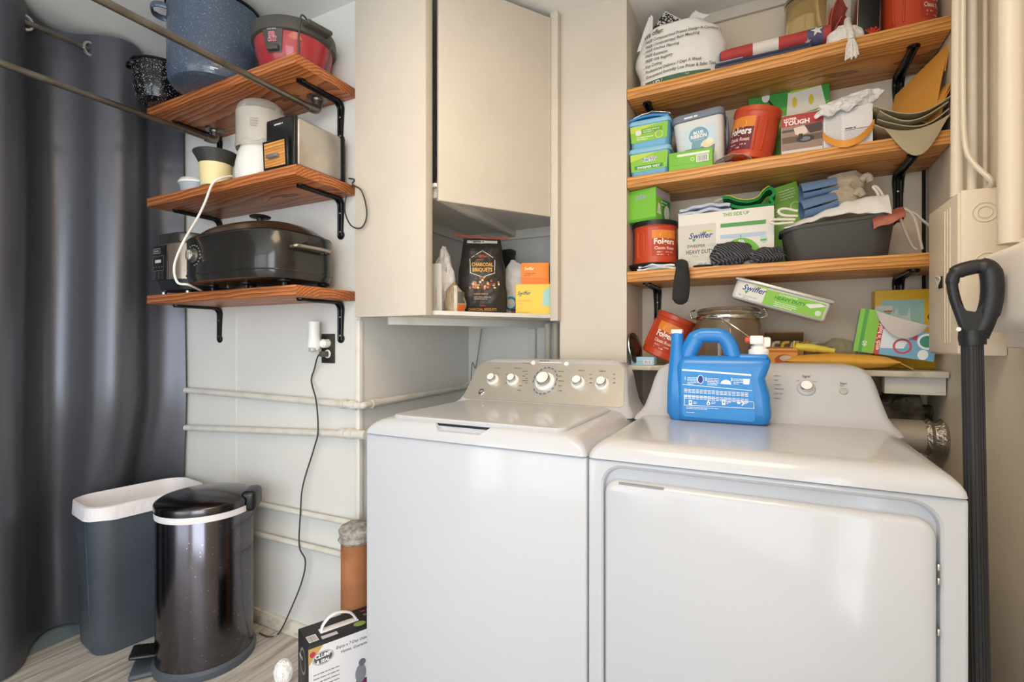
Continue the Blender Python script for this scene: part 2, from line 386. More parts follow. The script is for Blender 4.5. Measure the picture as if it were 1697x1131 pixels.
# floor of grey laminate planks
floor = wallbox('floor', (-2.88, -4.7, -.06), (XR + .08, 2.34, -.004), M('old_floor_paint', '#86999d', .7, mix=('#73888f', 8, .4, .7)))
lam = bpy.data.materials.new('laminate'); lam.use_nodes = True; nt = lam.node_tree; b_ = nt.nodes['Principled BSDF']; b_.inputs['Roughness'].default_value = .5
tc = nt.nodes.new('ShaderNodeTexCoord'); oi = nt.nodes.new('ShaderNodeObjectInfo'); mp = nt.nodes.new('ShaderNodeMapping'); mp.inputs['Scale'].default_value = (26, 1.6, 1)
cb = nt.nodes.new('ShaderNodeVectorMath'); cb.operation = 'ADD'
sc_ = nt.nodes.new('ShaderNodeVectorMath'); sc_.operation = 'SCALE'; sc_.inputs['Scale'].default_value = 7
nt.links.new(oi.outputs['Location'], sc_.inputs[0]); nt.links.new(tc.outputs['Object'], mp.inputs[0]); nt.links.new(mp.outputs[0], cb.inputs[0]); nt.links.new(sc_.outputs[0], cb.inputs[1])
nz = nt.nodes.new('ShaderNodeTexNoise'); nz.inputs['Scale'].default_value = 1.7; nz.inputs['Detail'].default_value = 7; nz.inputs['Distortion'].default_value = .8; nt.links.new(cb.outputs[0], nz.inputs[0])
rp = nt.nodes.new('ShaderNodeValToRGB'); e = rp.color_ramp.elements; e[0].position = .3; e[0].color = lin('#8f8982'); e[1].position = .68; e[1].color = lin('#cfc8bd'); x = e.new(.5); x.color = lin('#b9b2a8')
nt.links.new(nz.outputs[0], rp.inputs[0]); nt.links.new(rp.outputs[0], b_.inputs['Base Color'])
pm = MB().box((-.0895, -.6, -.006), (.0895, .6, 0), lam, .0012, 1).build('plank', floor); first = True
for i in range(17):
    for j in range(7):
        o = pm if first else pm.copy()
        if not first: COL.objects.link(o); o.parent = floor
        first = False
        o.location = (-2.46 + .18 * i, -4.5 + 1.203 * j + (.37 * i) % 1.2 - .6, 0)
struct(MB().box((-2.7, YW1 - .016, 0), (XREC - .002, YW1, .058), dirty, .003).build('baseboard_left'))
struct(MB().box((XREC - .016, YW1 - .012, .058), (XREC + .006, YW1 + .012, 1.30), trimw, .003).build('trim_1'))
struct(MB().box((Xu(876, 2.21), 2.20, 0), (Xu(888, 2.21), YREC, 1.28), trimw, .002).build('trim_2'))
struct(MB().box((Xu(391, YW1) - .004, YW1 - .0025, .058), (Xu(391, YW1) + .004, YW1 + .001, ZC), trimw, .001).build('trim_3'))
struct(MB().box((XC1, YALC - .015, 2.488), (XR, YALC, ZC), cream, .002).build('trim_4'))
struct(MB().box((XR - .014, YALC - .014, 1.15), (XR - .006, YALC, 2.487), M('gap_dark', '#1c1814', .9)).build('trim_5'))
# added glowing panel overhead, out of view, as top fill
fill_lamp = thing('ceiling_fill', 'added out-of-view square ceiling fill panel with white frame', 'fill_lamp', (-.28, .33, ZC - .04))
MB().box((-.45, -.45, 0), (.45, .45, .04), whitep, .004).build('frame', fill_lamp)
MB().box((-.42, -.42, -.006), (.42, .42, 0), M('fill_diffuser', '#ffe3bd', .4, emit=10.5), .002).build('diffuser', fill_lamp)

# ================================================================== shelves
def bracket_mesh(arm, drop):
    mb = MB(); r = .028; w = .034
    path = [(-arm + .008, 0)] + [(-r + r * math.sin(a), -r + r * math.cos(a)) for a in [i / 8 * PI / 2 for i in range(9)]] + [(0, -drop)]
    P = [Vector((0, y - .003, z - .003)) for y, z in path]; rings = []
    for i, p in enumerate(P):
        t = (P[min(i + 1, len(P) - 1)] - P[max(i - 1, 0)]).normalized(); n = Vector((0, -t.z, t.y)) * -1
        q = w / 2 * (.55 if i in (0, len(P) - 1) else 1)
        rings.append([p + Vector((-q, 0, 0)) + n * .003, p + Vector((q, 0, 0)) + n * .003, p + Vector((q, 0, 0)) - n * .003, p + Vector((-q, 0, 0)) - n * .003])
    mb.loft(rings, iron)
    for sx in (-.0085, .0085):
        mb.tube([p + Vector((sx, -.003, -.003)) for p in P[0:]], .0055, iron, 8)
    mb.cyl((-.017, -.006, -drop), (-.017, 0, -drop), .001, iron, 6)
    bm = bmesh.new(); bmesh.ops.create_cone(bm, cap_ends=True, segments=20, radius1=w / 2, radius2=w / 2, depth=.006)
    mb.bm(bm, iron, Matrix.Translation((0, -.003, -drop)) @ Matrix.Rotation(PI / 2, 4, 'X'))
    bm = bmesh.new(); bmesh.ops.create_cone(bm, cap_ends=True, segments=20, radius1=w / 2, radius2=w / 2, depth=.006)
    mb.bm(bm, iron, Matrix.Translation((0, -arm + .01, -.003)))
    return mb
def wall_shelf(label, x0, x1, yf, yb, zt, th, mat, bx, group, arm=.2, drop=.145):
    t = thing('wall_shelf', label, 'shelf', ((x0 + x1) / 2, yb, zt - th), group=group)
    L = x1 - x0
    MB().box((-L / 2, yf - yb, 0), (L / 2, 0, th), mat, .0025).build('board', t)
    for x in bx:
        b = bracket_mesh(arm, drop).build('bracket', t, loc=(x - (x0 + x1) / 2, 0, 0))
        for z in (-.06, -drop + .012): MB().lathe([(.0045, 0), (.0045, .002), (.002, .0035)], steel, 10, xf=Matrix.Translation((0, -.0065, z)) @ Matrix.Rotation(PI / 2, 4, 'X')).build('screw', b)
    return t
LX0, LX1, LYF = -2.30, -1.407, 1.163
GL = 'fir shelves beside the curtain'
for zt, lb in ((2.19, 'thick red-brown fir shelf holding the enamel stockpot'), (1.815, 'thick red-brown fir shelf holding the toaster'), (1.41, 'thick red-brown fir shelf holding the black roaster oven')):
    wall_shelf(lb, LX0, LX1, LYF, YW1, zt, .036, woodL, (-2.24, -1.483), GL)
RX0, RX1 = XC1 + .001, XR - .004
GR = 'golden shelves in the alcove over the dryer'
for zt, lb in ((2.173, 'golden fir alcove shelf holding the folded flag'), (1.839, 'golden fir alcove shelf holding the ice cream pail'), (1.483, 'golden fir alcove shelf with the black sock hanging over it')):
    wall_shelf(lb, RX0, RX1, YCOL, YALC, zt, .041, woodR, (-.4076, .405), GR, .22, .15)
ZB = 1.128
ls = thing('ledge_shelf', 'thin worn white ledge directly behind the dryer console', 'shelf', (0, YALC, ZB - .018))
MB().box((RX0, 1.90 - YALC, 0), (RX1, 0, .018), dirty, .002).build('board', ls)
MB().box((.33, 1.93 - YALC, -.055), (RX1, -.16, 0), trimw, .002).build('cleat', ls)

# ================================================================== garment rods hung from the top shelf
for X, lb in ((-2.17, 'grey iron pipe hanging rod nearer the dark curtain'), (-1.537, 'grey iron pipe hanging rod under the red popcorn popper')):
    t = thing('hanging_rod', lb, 'rod', (X, 1.37, 2.154), group='iron pipe hanging rods')
    MB().tube([(0, -.035, -.05), (0, -2.6, -.05)], .0115, galv, 16).build('pipe', t)
    MB().tube(spl([(0, 0, -.015), (0, 0, -.034), (0, -.006, -.046), (0, -.018, -.05), (0, -.04, -.05)], 5), .017, galv, 16).lathe([(.02, -.022), (.02, -.012)], galv, 16).build('elbow', t)
    MB().lathe([(.038, 0), (.038, -.006), (.022, -.008), (.018, -.02)], galv, 28).build('flange', t)
    MB().cyl((0, -2.6, -.05), (0, -2.6, ZC - 2.154 - .006), .0115, galv, 16).build('drop_pipe', t)
    MB().lathe([(.018, ZC - 2.154 - .02), (.038, ZC - 2.154 - .006), (.038, ZC - 2.154)], galv, 24, c=(0, -2.6, 0)).build('flange', t)

# ================================================================== curtain
cur = M('curtain_satin', '#5a5b62', .34, .45, bump=(300, .04))
def cx_(y, z):
    k = .35 + .65 * min(1, z / 2.2)
    end = max(0, min(1, (y - 1.22) / .2))
    a = (.078 + .014 * ns(y * 2, z * .5, 4)) * (1 - .5 * end)
    base = -2.53 + .075 * end * (1 - .35 * z / 2.5)
    ph = 2 * PI * (y - .66) / .4 + .25 * ns(y * 1.5, z * .8, 2)
    w = math.sin(ph); w = math.copysign(abs(w) ** .8, w)
    dent = -.13 * math.exp(-((y - 1.17) / .24) ** 4) * max(0, 1 - max(0, z - .45) / .5)
    return base + a * w + .006 * ns(y * 9, z * 1.2, 7) + dent + (1 - k) * .02
ct = thing('curtain', 'dark grey satin blackout curtain hung by chrome grommets', 'curtain', (-2.53, 0, .012))
def cfn(a, b):
    y = -2.0 + a * 3.425; z = .012 + b * (2.507 - .012 - .004 * math.sin(14 * y))
    return (cx_(y, z), y, z)
MB().sheet(cfn, 300, 26, cur, .0025).build('fabric', ct, world=True)
for y in [.861 + .2 * k for k in range(-13, 3)]:
    g = MB()
    for s in (-.0035, .0035):
        rg = [[Vector((cx_(y, 2.44) + s + q * math.copysign(1, s), y + r * math.cos(2 * PI * j / 28) * .8, 2.443 + r * math.sin(2 * PI * j / 28))) for j in range(28)] for r, q in ((.021, 0), (.022, .003), (.03, .003), (.032, 0))]
        g.loft(rg, chrome, False, False)
    g.build('grommet', ct, world=True)
rod = thing('curtain_rod', 'slim steel rod threaded through the curtain grommets', 'rod', (-2.53, 1.44, 2.443))
MB().cyl((-2.53, -2.3, 2.443), (-2.53, 1.437, 2.443), .0105, galv, 14).build('rod_tube', rod, world=True)
MB().lathe([(.022, 0), (.022, .004), (.013, .008)], galv, 18, xf=Matrix.Translation((-2.53, 1.44, 2.443)) @ Matrix.Rotation(PI / 2, 4, 'X')).build('wall_flange', rod, world=True)

# ================================================================== corner cabinet
cab = thing('corner_cabinet', 'cream painted corner cabinet with door over an open cubby', 'cabinet', (-1.05, 1.44, 1.283))
MB().box((-1.372, 1.398, 1.309), (-1.046, 1.438, ZC), cream, .002).build('side_panel', cab, world=True)
A, B = Vector((-1.043, 1.458, 0)), Vector((-.781, 1.852, 0)); dv = (B - A).normalized()
xf = Matrix.Translation(A) @ Matrix.Rotation(math.atan2(dv.y, dv.x), 4, 'Z')
door = MB().box((0, -.019, 1.715), ((B - A).length, 0, 2.508), cream, .003, xf=xf).build('door', cab, world=True)
hg = MB(); 
for k in range(28):
    z0 = 1.715 + k * .0283
    hg.cyl((-.772, 1.838, z0), (-.772, 1.838, z0 + .0268), .0045, cream, 8)
hg.build('hinge', door)
MB().box((Xu(913, 1.855), 1.845, 1.30), (XC0 + .004, YCOL, ZC), cream, .002).build('stile', cab, world=True)
poly = [(-1.384, 1.45), (-1.046, 1.45), (-.783, 1.862), (XC0 - .001, 1.885), (XC0 - .001, YREC - .001), (-1.384, YREC - .001)]
def prism(pts, z0, z1, mat): return MB().loft([[Vector((x, y, z0)) for x, y in pts], [Vector((x, y, z1)) for x, y in pts]], mat)
prism(poly, 1.313, 1.328, trimw).build('bottom_board', cab, world=True, ang=20)
prism(poly, 1.767, 1.78, wallp).build('top_board', cab, world=True, ang=20)
A2, B2 = Vector((-1.30, 1.50, 0)), Vector((-.915, 2.19, 0)); d2 = (B2 - A2).normalized()
MB().box((0, -.008, 1.283), ((B2 - A2).length, .008, 1.313), trimw, .001, xf=Matrix.Translation(A2) @ Matrix.Rotation(math.atan2(d2.y, d2.x), 4, 'Z')).build('apron', cab, world=True)
A2, B2 = Vector((-1.052, 1.47, 0)), Vector((-1.12, 2.2, 0)); d2 = (B2 - A2).normalized()
MB().box((0, -.02, 1.733), ((B2 - A2).length, .02, 1.767), trimw, .002, xf=Matrix.Translation(A2) @ Matrix.Rotation(math.atan2(d2.y, d2.x), 4, 'Z')).build('brace', cab, world=True)
MB().box((-1.384, 2.2, 1.722), (XC0 - .002, YREC - .001, 1.767), trimw, .002).build('ledger', cab, world=True)
MB().box((-1.384, 1.46, 1.722), (-1.366, 2.2, 1.767), trimw, .002).build('ledger', cab, world=True)

# ================================================================== painted pipes
pipew = M('painted_pipe', '#dcd8cf', .4, bump=(50, .1), mix=('#c4bbaa', 12, .5, .8))
def pipe(label, path, r, fit=(), grp='white painted pipes along the wall', mat=pipew, name='water_pipe', cat='pipe'):
    t = thing(name, label, cat, path[0], group=grp)
    MB().tube(path, r, mat, 16).build('pipe_run', t, world=True)
    for a, b, rf in fit: MB().cyl(a, b, rf, mat, 18).build('coupling', t, world=True)
    return t
yp = YW1 - .022; xp = XREC + .022
pipe('upper white pipe reaching the wall corner with an elbow', spl([(-2.47, yp, .985), (-2.0, yp, .982), (XREC - .03, yp, .976), (XREC + .012, yp - .002, .976), (xp + .004, yp + .008, .976), (xp + .004, YW1 - .002, .977)], 6), .0135,
     [((XREC - .075, yp, .977), (XREC - .055, yp, .977), .018), ((XREC - .03, yp, .976), (XREC - .0, yp, .976), .0175)])
pipe('white pipe running back into the recess behind the washer', [(xp + .004, YW1 + .0, .977), (xp + .002, 1.9, .985), (xp, YREC - .002, .99)], .0135,
     [((xp + .004, YW1 + .03, .977), (xp + .004, YW1 + .065, .978), .017), ((xp, YREC - .02, .99), (xp, YREC - .002, .99), .026)])
pipe('white pipe with double coupling ending behind the washer', [(-2.47, yp, .806), (XREC + .04, yp, .868)], .0135,
     [((XREC - .075, yp, .864), (XREC - .05, yp, .865), .019), ((XREC - .035, yp, .866), (XREC - .01, yp, .867), .0205), ((XREC - .01, yp, .867), (XREC + .05, yp, .868), .017)])
pipe('thin white pipe just above the clay drain pipe', [(-2.45, yp + .003, .51), (XREC + .0, yp + .003, .525)], .0115)
pipe('lowest thin white pipe running into the clay drain pipe', [(-2.45, yp + .003, .38), (XREC - .0, yp + .003, .395)], .0115)
tp = thing('drain_pipe', 'rust-brown clay drain pipe capped with grey fluff', 'pipe', (-1.322, 1.352, 0))
MB().lathe([(.052, 0), (.052, .50), (.05, .505)], M('clay', '#b5764a', .7, bump=(30, .2), mix=('#8d5836', 7, .4, .7)), 28).build('pipe_body', tp)
fz = MB()
for k in range(7): pass
fz.lathe([(.053 + .01 * math.sin(k * 1.3) ** 2, .497 + k * .011) for k in range(6)] + [(.03, .565)], M('lint', '#8e8780', .95, bump=(90, .9), mix=('#bcb5aa', 40, .4, .6)), 28).build('fluff_cap', tp)
for X, lb in ((Xu(911, 2.12), 'beige riser pipe in the gap beside the column'), (Xu(921, 2.1), 'second beige riser pipe against the column side')):
    pipe(lb, [(X, 2.1, 0.002), (X, 2.1, 1.3)], .014, grp='beige riser pipes behind the washer', name='riser_pipe', mat=M('beige_pipe', '#cfc6b4', .5))
tag(MB().tube(spl([PY(798, 545, 2.19), PY(794, 575, 2.19), PY(788, 610, 2.17), (Xu(778, 2.12), 2.14, 1.08), (Xu(776, 2.1), 2.12, .6), (Xu(776, 2.1), 2.12, 0.003)], 8), .0028, M('grey_wire', '#8d8b86', .5), 6).build('loose_wire'), 'thin grey wire hanging down behind the washer', 'wire')

# right wall conduits
def vp(label, X, Y, r, z0, z1=ZC, X2=None, Y2=None, **k): return pipe(label, [(X, Y, z0), (X2 or X, Y2 or Y, z1 - .001)], r, grp='white conduits on the right wall', name='conduit', **k)
cb_ = M('conduit_paint', '#ddd2bf', .42, bump=(60, .1))
vp('white conduit rising beside the shelf ends', .412, 1.575, .0125, 1.571, mat=cb_, X2=.418)
vp('white conduit with a cord tied along it', .441, 1.575, .0105, 1.571, mat=cb_)
vp('thin white conduit close to the wall', .472, 1.60, .005, 1.571, mat=cb_)
vp('stout white conduit entering the moulded cover', .456, 1.408, .0215, 1.424, mat=cb_)
st_ = MB().box((.465, 1.50, 1.571), (XR, 1.545, ZC - .001), cb_, .004).build('conduit_cover'); tag(st_, 'flat white cable cover strip between the conduits', 'cable cover')
tag(MB().tube(spl([(.424, 1.535, ZC - .002), (.424, 1.54, 2.3), (.416, 1.542, 2.05), (.415, 1.54, 1.8), (.418, 1.535, 1.68), (.43, 1.52, 1.63), (.452, 1.50, 1.585), (.455, 1.52, 1.571)], 8), .0055, cb_, 8).build('painted_cable'), 'white painted cord drooping beside the conduits', 'cord')
# electrical box
eb = thing('electrical_box', 'cream painted metal electrical box with knockout rings', 'box', (.44, 1.51, 1.186))
MB().box((.403, 1.51, 1.186), (XR - .001, 1.75, 1.571), M('box_paint', '#dfd2bd', .42, bump=(50, .1)), .003).build('housing', eb, world=True)
cov = MB().box((.398, 1.514, 1.19), (.404, 1.746, 1.567), M('box_paint'), .002)
for k in range(3): cov.box((.3965, 1.565 + k * .02, 1.215), (.399, 1.573 + k * .02, 1.545), M('box_paint'), .001)
cov.build('cover_plate', eb, world=True)
for vv, zz in ((.445, 1.515), (.45, 1.40)):
    for r in (.024, .015):
        MB().loft([[Vector((vv + rq * math.cos(2 * PI * j / 24), 1.51 - q, zz + rq * math.sin(2 * PI * j / 24))) for j in range(24)] for rq, q in ((r, 0), (r - .002, .0025), (r - .004, 0))], M('box_paint'), False, False).build('knockout', eb, world=True)
MB().box((.3965, 1.625, 1.355), (.399, 1.655, 1.385), M('gap_dark')).build('latch_slot', eb, world=True)
MB().tube(spl([(.397, 1.66, 1.37), (.39, 1.65, 1.384), (.385, 1.62, 1.384), (.384, 1.59, 1.376), (.386, 1.62, 1.36), (.392, 1.65, 1.36), (.397, 1.66, 1.37)], 6), .002, trimw, 6).build('wire_loop', eb, world=True)
# moulded cover
mc = thing('moulded_cover', 'white moulded plastic utility cover below the stout conduit', 'cover', (.45, 1.3, 1.21))
mp_ = M('moulded_plastic', '#ece6de', .35, sss=.1)
MB().box((.462, 1.02, 1.205), (XR - .001, 1.455, 1.43), mp_, .006, 3).build('back_plate', mc, world=True)
MB().box((.402, 1.06, 1.238), (.464, 1.425, 1.405), mp_, .03, 5).build('bulge', mc, world=True)
MB().lathe([(.03, 0), (.03, .005), (.024, .006), (.02, .003)], mp_, 28, xf=Matrix.Translation((.402, 1.33, 1.345)) @ Matrix.Rotation(-PI / 2, 4, 'Y')).build('round_boss', mc, world=True)
MB().box((.395, 1.30, 1.265), (.403, 1.36, 1.285), mp_, .004).build('clip', mc, world=True)
# lower bits by the right wall
foil = M('foil', '#b8b2a6', .3, .9, bump=(70, .9))
du = thing('dryer_duct', 'grey metal dryer duct with crinkled foil tape', 'duct', (.36, 1.93, .92))
MB().cyl((.20, 1.95, .925), (.44, 1.95, .925), .05, M('duct_metal', '#b5ada0', .45, .4), 28).build('duct_tube', du, world=True)
MB().lathe([(.052 + .006 * math.sin(k * 2.1) , .0 + k * .011) for k in range(6)], foil, 28, xf=Matrix.Translation((.43, 1.95, .925)) @ Matrix.Rotation(PI / 2, 4, 'Y')).build('foil_tape', du, world=True)
ins = MB()
bm = bmesh.new(); bmesh.ops.create_icosphere(bm, subdivisions=4, radius=1)
for v in bm.verts:
    k = 1 + .35 * ns(v.co.x * 2.2, v.co.y * 2.2, v.co.z * 2.2) + .18 * ns(v.co.x * 6, v.co.y * 6, v.co.z * 6)
    v.co = Vector((v.co.x * .085 * k + .39, v.co.y * .06 * k + 2.075, v.co.z * .085 * k + .97))
tag(ins.bm(bm, M('hole_dark_lint', '#4b4238', .95, bump=(40, .8), mix=('#8f8370', 16, .45, .7))).build('wall_hole_lump'), 'dark lint-covered lump standing for the wall hole under the white ledge', 'insulation')  # dark lump put in for the dark hole in the wall
# ================================================================== laundry machines
def hitplane(u, v, p0, n):
    t = (u - CX) / F; d = Vector((-S_ + C_ * t, C_ + S_ * t, (CY - v) / F)); o = Vector((0, 0, H))
    return o + d * ((Vector(p0) - o).dot(n) / d.dot(n))
def boolean(o, cut):
    m = o.modifiers.new('b', 'BOOLEAN'); m.object = cut; m.operation = 'DIFFERENCE'; m.solver = 'EXACT'
    bpy.context.view_layer.update(); dg = bpy.context.evaluated_depsgraph_get()
    me = bpy.data.meshes.new_from_object(o.evaluated_get(dg)); o.modifiers.clear(); o.data = me
    me.shade_smooth(); me.set_sharp_from_angle(angle=math.radians(30)); bpy.data.objects.remove(cut)
YF = 1.127; ZE = .947
def ring3(x0, x1, y0, y1, r, z, n=6): return [Vector((p.x, p.y, z)) for p in rrect(x1 - x0, y1 - y0, r, n, ((x0 + x1) / 2, (y0 + y1) / 2))]
def top_panel(x0, x1, y1, prof):
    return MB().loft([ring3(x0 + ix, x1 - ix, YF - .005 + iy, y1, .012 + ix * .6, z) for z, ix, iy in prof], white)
CN = Vector((0, -.807, .59)); CP = Vector((0, 1.604, 1.003))
def con(x, s, e=0): return Vector((x, 1.604 + s * .098, 1.003 + s * .134)) + CN * e
def console(x0, x1, y1):
    R = []
    for z, ix in ((.975, 0), (.988, .004), (.998, .014), (1.015, .024), (1.05, .033), (1.10, .043), (1.125, .052), (1.138, .064), (1.147, .082), (1.151, .105)):
        yf = 1.604 + (z - 1.003) * .731 + max(0, z - 1.138) * 1.6
        if z < 1.0: yf = 1.604 - (1.0 - z) * 1.6
        R.append(ring3(x0 + ix, x1 - ix, yf, y1, .022, z))
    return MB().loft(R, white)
def knob(par, p, r, mats, h=.03, name='knob'):
    q = CN.to_track_quat('Z', 'Y').to_matrix().to_4x4(); x = Matrix.Translation(p) @ q
    o = MB().lathe([(r * 1.45, 0), (r * 1.42, .004), (r * 1.2, .008), (r * 1.0, .009)], mats[0], 32, xf=x).build(name, par, world=True)
    MB().lathe([(r, .008), (r * .99, h * .75), (r * .95, h * .92), (r * .86, h)], mats[1], 32, xf=x, cap1=False).build('chrome_ring', o)
    MB().lathe([(r * .87, h * .98), (r * .8, h * 1.03), (r * .3, h * 1.05)], mats[2], 32, xf=x).build('knob_cap', o)
    return o
WX0, WX1 = -1.062, -.3775
ws = thing('washing_machine', 'white top-load washer with silver control panel and five knobs', 'washer', ((WX0 + WX1) / 2, 1.46, 0))
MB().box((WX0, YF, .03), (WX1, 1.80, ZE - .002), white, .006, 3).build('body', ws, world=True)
MB().box((WX0 + .01, YF + .02, .0), (WX1 - .01, 1.79, .032), black, .002).build('base', ws, world=True)
tpn = top_panel(WX0, WX1, 1.80, ((ZE, 0, 0), (.957, .002, .001), (.967, .008, .005), (.978, .019, .010), (.988, .036, .018), (.994, .056, .030), (.9955, .075, .045))).build('top_panel', ws, world=True)
x0, x1 = Xu(722, 1.13), Xu(812, 1.13)
cut = MB().loft([[Vector((x0 + .004 + q, y, .972)), Vector((x1 - .03 - q, y, .972)), Vector((x1 + .004, y, 1.0)), Vector((x0 - .02, y, 1.0))] for y, q in ((1.10, 0), (1.152, .005))], white).build('cut'); boolean(tpn, cut)
MB().box((x0 - .01, 1.150, .984), (x1, 1.158, .9905), M('slot_black', '#16181b', .6)).build('lid_gap', ws, world=True)
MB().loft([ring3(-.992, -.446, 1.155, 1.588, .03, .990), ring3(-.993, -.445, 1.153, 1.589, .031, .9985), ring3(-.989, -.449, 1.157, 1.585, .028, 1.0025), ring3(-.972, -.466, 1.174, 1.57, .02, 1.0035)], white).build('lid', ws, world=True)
console(WX0, WX1, 1.80).build('console', ws, world=True)
silver = M('silver_panel', '#c6c2b8', .36, .55, bump=(200, .02))
pl = [con(WX0 + .045, .02, .0015), con(WX1 - .045, .02, .0015)]
pts = [(WX0 + .036, .04), (WX0 + .05, .0), (WX1 - .05, .0), (WX1 - .036, .04), (WX1 - .052, .84), (WX1 - .058, .93), (WX1 - .075, .985), (WX1 - .1, 1.0), (WX0 + .1, 1.0), (WX0 + .075, .985), (WX0 + .058, .93), (WX0 + .052, .84)]
MB().loft([[con(x, s, -.001) for x, s in pts], [con(x, s, .002) for x, s in pts]], silver).build('control_panel', ws, world=True)
kw, kc = M('knob_white', '#f6f5f1', .3), chrome
for u, v, r in ((817, 628, .0165), (850, 629, .0165), (903, 631, .026), (958, 633, .0175), (998, 635, .0175)):
    knob(ws, hitplane(u, v + 2, CP + CN * .002, CN), r, (kw, kc, kw), .026 if r < .02 else .032)
for u, v in ((884, 602), (939, 604)):
    p = hitplane(u, v, CP + CN * .002, CN); MB().lathe([(.0085, 0), (.0085, .004), (.006, .006)], kw, 20, xf=Matrix.Translation(p) @ CN.to_track_quat('Z', 'Y').to_matrix().to_4x4()).build('button', ws, world=True)
pr = Print(lambda x, y, e: con(x, (y - 1.003) / .134, .002 + e))
def cpx(u, v): p = hitplane(u, v, CP + CN * .002, CN); return p.x, p.z
dk = '#54534f'
for u, v, s, w in ((824, 612, 'Soil Level', .026), (858, 612, 'Temperature', .034), (963, 616, 'Options', .022)):
    x, y = cpx(u, v); pr.text(s, x, y, .0065, dk, 'c', .01, fit=w)
x, y = cpx(1003, 617); pr.lines(x - .021, y, .042, 1, .01, .003, dk, 3)
x, y = cpx(872, 603); pr.text('PowerFill', x, y - .002, .006, dk, 'c', fit=.026)
x, y = cpx(912, 602); pr.rect(x - .045, y - .0015, .088, .003, '#efeee9'); pr.lines(x - .045, y + .004, .088, 1, .01, .0022, dk)
for u, side_ in ((877, -1), (925, 1)):
    for k in range(5):
        x, y = cpx(u + (-2 * k if side_ < 0 and k > 2 else 0), 617 + k * 8); pr.lines(x - (.028 if side_ < 0 else 0), y, .026, 1, .01, .002, dk, k)
for u in (838, 871, 977, 1016):
    for k in range(3):
        x, y = cpx(u, 622 + k * 7); pr.lines(x, y, .012, 1, .01, .0018, dk, k + int(u))
x, y = cpx(903, 632)
for a in range(-4, 13): pr.ring(x, y, .0465, .003, '#3e6d9c', math.radians(a * 20 - 60), math.radians(a * 20 - 48), 4)
pr.build('printed_legend', ws, world=True)
p = hitplane(798, 650, CP + CN * .003, CN); lg = MB().lathe([(.0125, 0), (.0125, .002), (.011, .003)], chrome, 28, xf=Matrix.Translation(p) @ CN.to_track_quat('Z', 'Y').to_matrix().to_4x4()).build('badge', ws, world=True)
Print(lambda x, y, e: con(x, (y - 1.003) / .134, .0062 + e)).ell(p.x, p.z, .0098, .0082, '#3b3c3e').text('GE', p.x, p.z - .004, .011, '#e6e6e3', 'c', .01, .2).build('badge_lettering', lg)

DX0, DX1 = -.3735, .312
dr = thing('clothes_dryer', 'white front-load dryer with a wide flat door', 'dryer', ((DX0 + DX1) / 2, 1.48, 0))
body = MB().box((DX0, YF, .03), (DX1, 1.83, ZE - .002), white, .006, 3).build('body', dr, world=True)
MB().box((DX0 + .01, YF + .02, 0), (DX1 - .01, 1.82, .032), black, .002).build('base', dr, world=True)
def fr(x0, x1, z0, z1, r, y): return [Vector((p.x, y, p.y)) for p in rrect(x1 - x0, z1 - z0, r, 8, ((x0 + x1) / 2, (z0 + z1) / 2))]
cut = MB().loft([fr(-.343, .279, .145, .937, .05, 1.10), fr(-.343, .279, .145, .937, .05, 1.1265), fr(-.338, .274, .15, .931, .045, 1.131), fr(-.336, .272, .152, .925, .043, 1.146)], white).build('cut'); boolean(body, cut)
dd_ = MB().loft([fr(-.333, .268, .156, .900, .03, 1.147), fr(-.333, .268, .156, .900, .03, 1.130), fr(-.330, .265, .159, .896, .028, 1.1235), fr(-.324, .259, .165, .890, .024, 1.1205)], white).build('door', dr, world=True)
MB().loft([fr(-.30, -.20, .8945, .8985, .0015, 1.1215), fr(-.30, -.20, .8945, .8985, .0015, 1.128)], M('scuff_dark', '#8d9095', .5)).build('dent_mark', dd_)
for z in (.815, .79, .70): MB().box((.2685, 1.124, z), (.2725, 1.132, z + .012), chrome, .001).build('hinge_pin', dd_)
top_panel(DX0, DX1, 1.83, ((ZE, 0, 0), (.957, .002, .001), (.967, .007, .005), (.977, .016, .012), (.985, .028, .024), (.989, .042, .040), (.990, .06, .065))).build('top_panel', dr, world=True)
console(DX0, DX1, 1.83).build('console', dr, world=True)
knob(dr, hitplane(1336, 645, CP, CN), .0165, (white, kc, kw), .022)
p = hitplane(1398, 649, CP, CN); MB().lathe([(.0105, 0), (.0105, .003), (.008, .004)], M('button_grey', '#b5b4ae', .5), 24, xf=Matrix.Translation(p) @ CN.to_track_quat('Z', 'Y').to_matrix().to_4x4()).build('start_button', dr, world=True)
pr = Print(lambda x, y, e: con(x, (y - 1.003) / .134, e + .0006))
def cpx0(u, v): p = hitplane(u, v, CP, CN); return p.x, p.z
x, y = cpx0(1336, 626); pr.text('Signal', x, y, .009, dk, 'c', .012)
x, y = cpx0(1398, 638); pr.text('Start', x, y, .0085, dk, 'c', .015); pr.lines(x - .01, y - .005, .02, 1, .01, .002, '#8a8984')
x, y = cpx0(1325, 633); pr.text('Off', x - .004, y, .005, dk, 'c'); x, y = cpx0(1350, 634); pr.text('Loud', x, y, .005, dk, 'c')
x, y = cpx0(1283, 624)
for k, s in enumerate(('', '', '', 'More Dry', 'Less Dry', '')):
    if s: pr.text(s, x + .001, y - k * .0125, .006, dk)
    else: pr.lines(x, y - k * .0125, .022, 1, .01, .002, '#8a8984', k)
pr.build('printed_legend', dr, world=True)

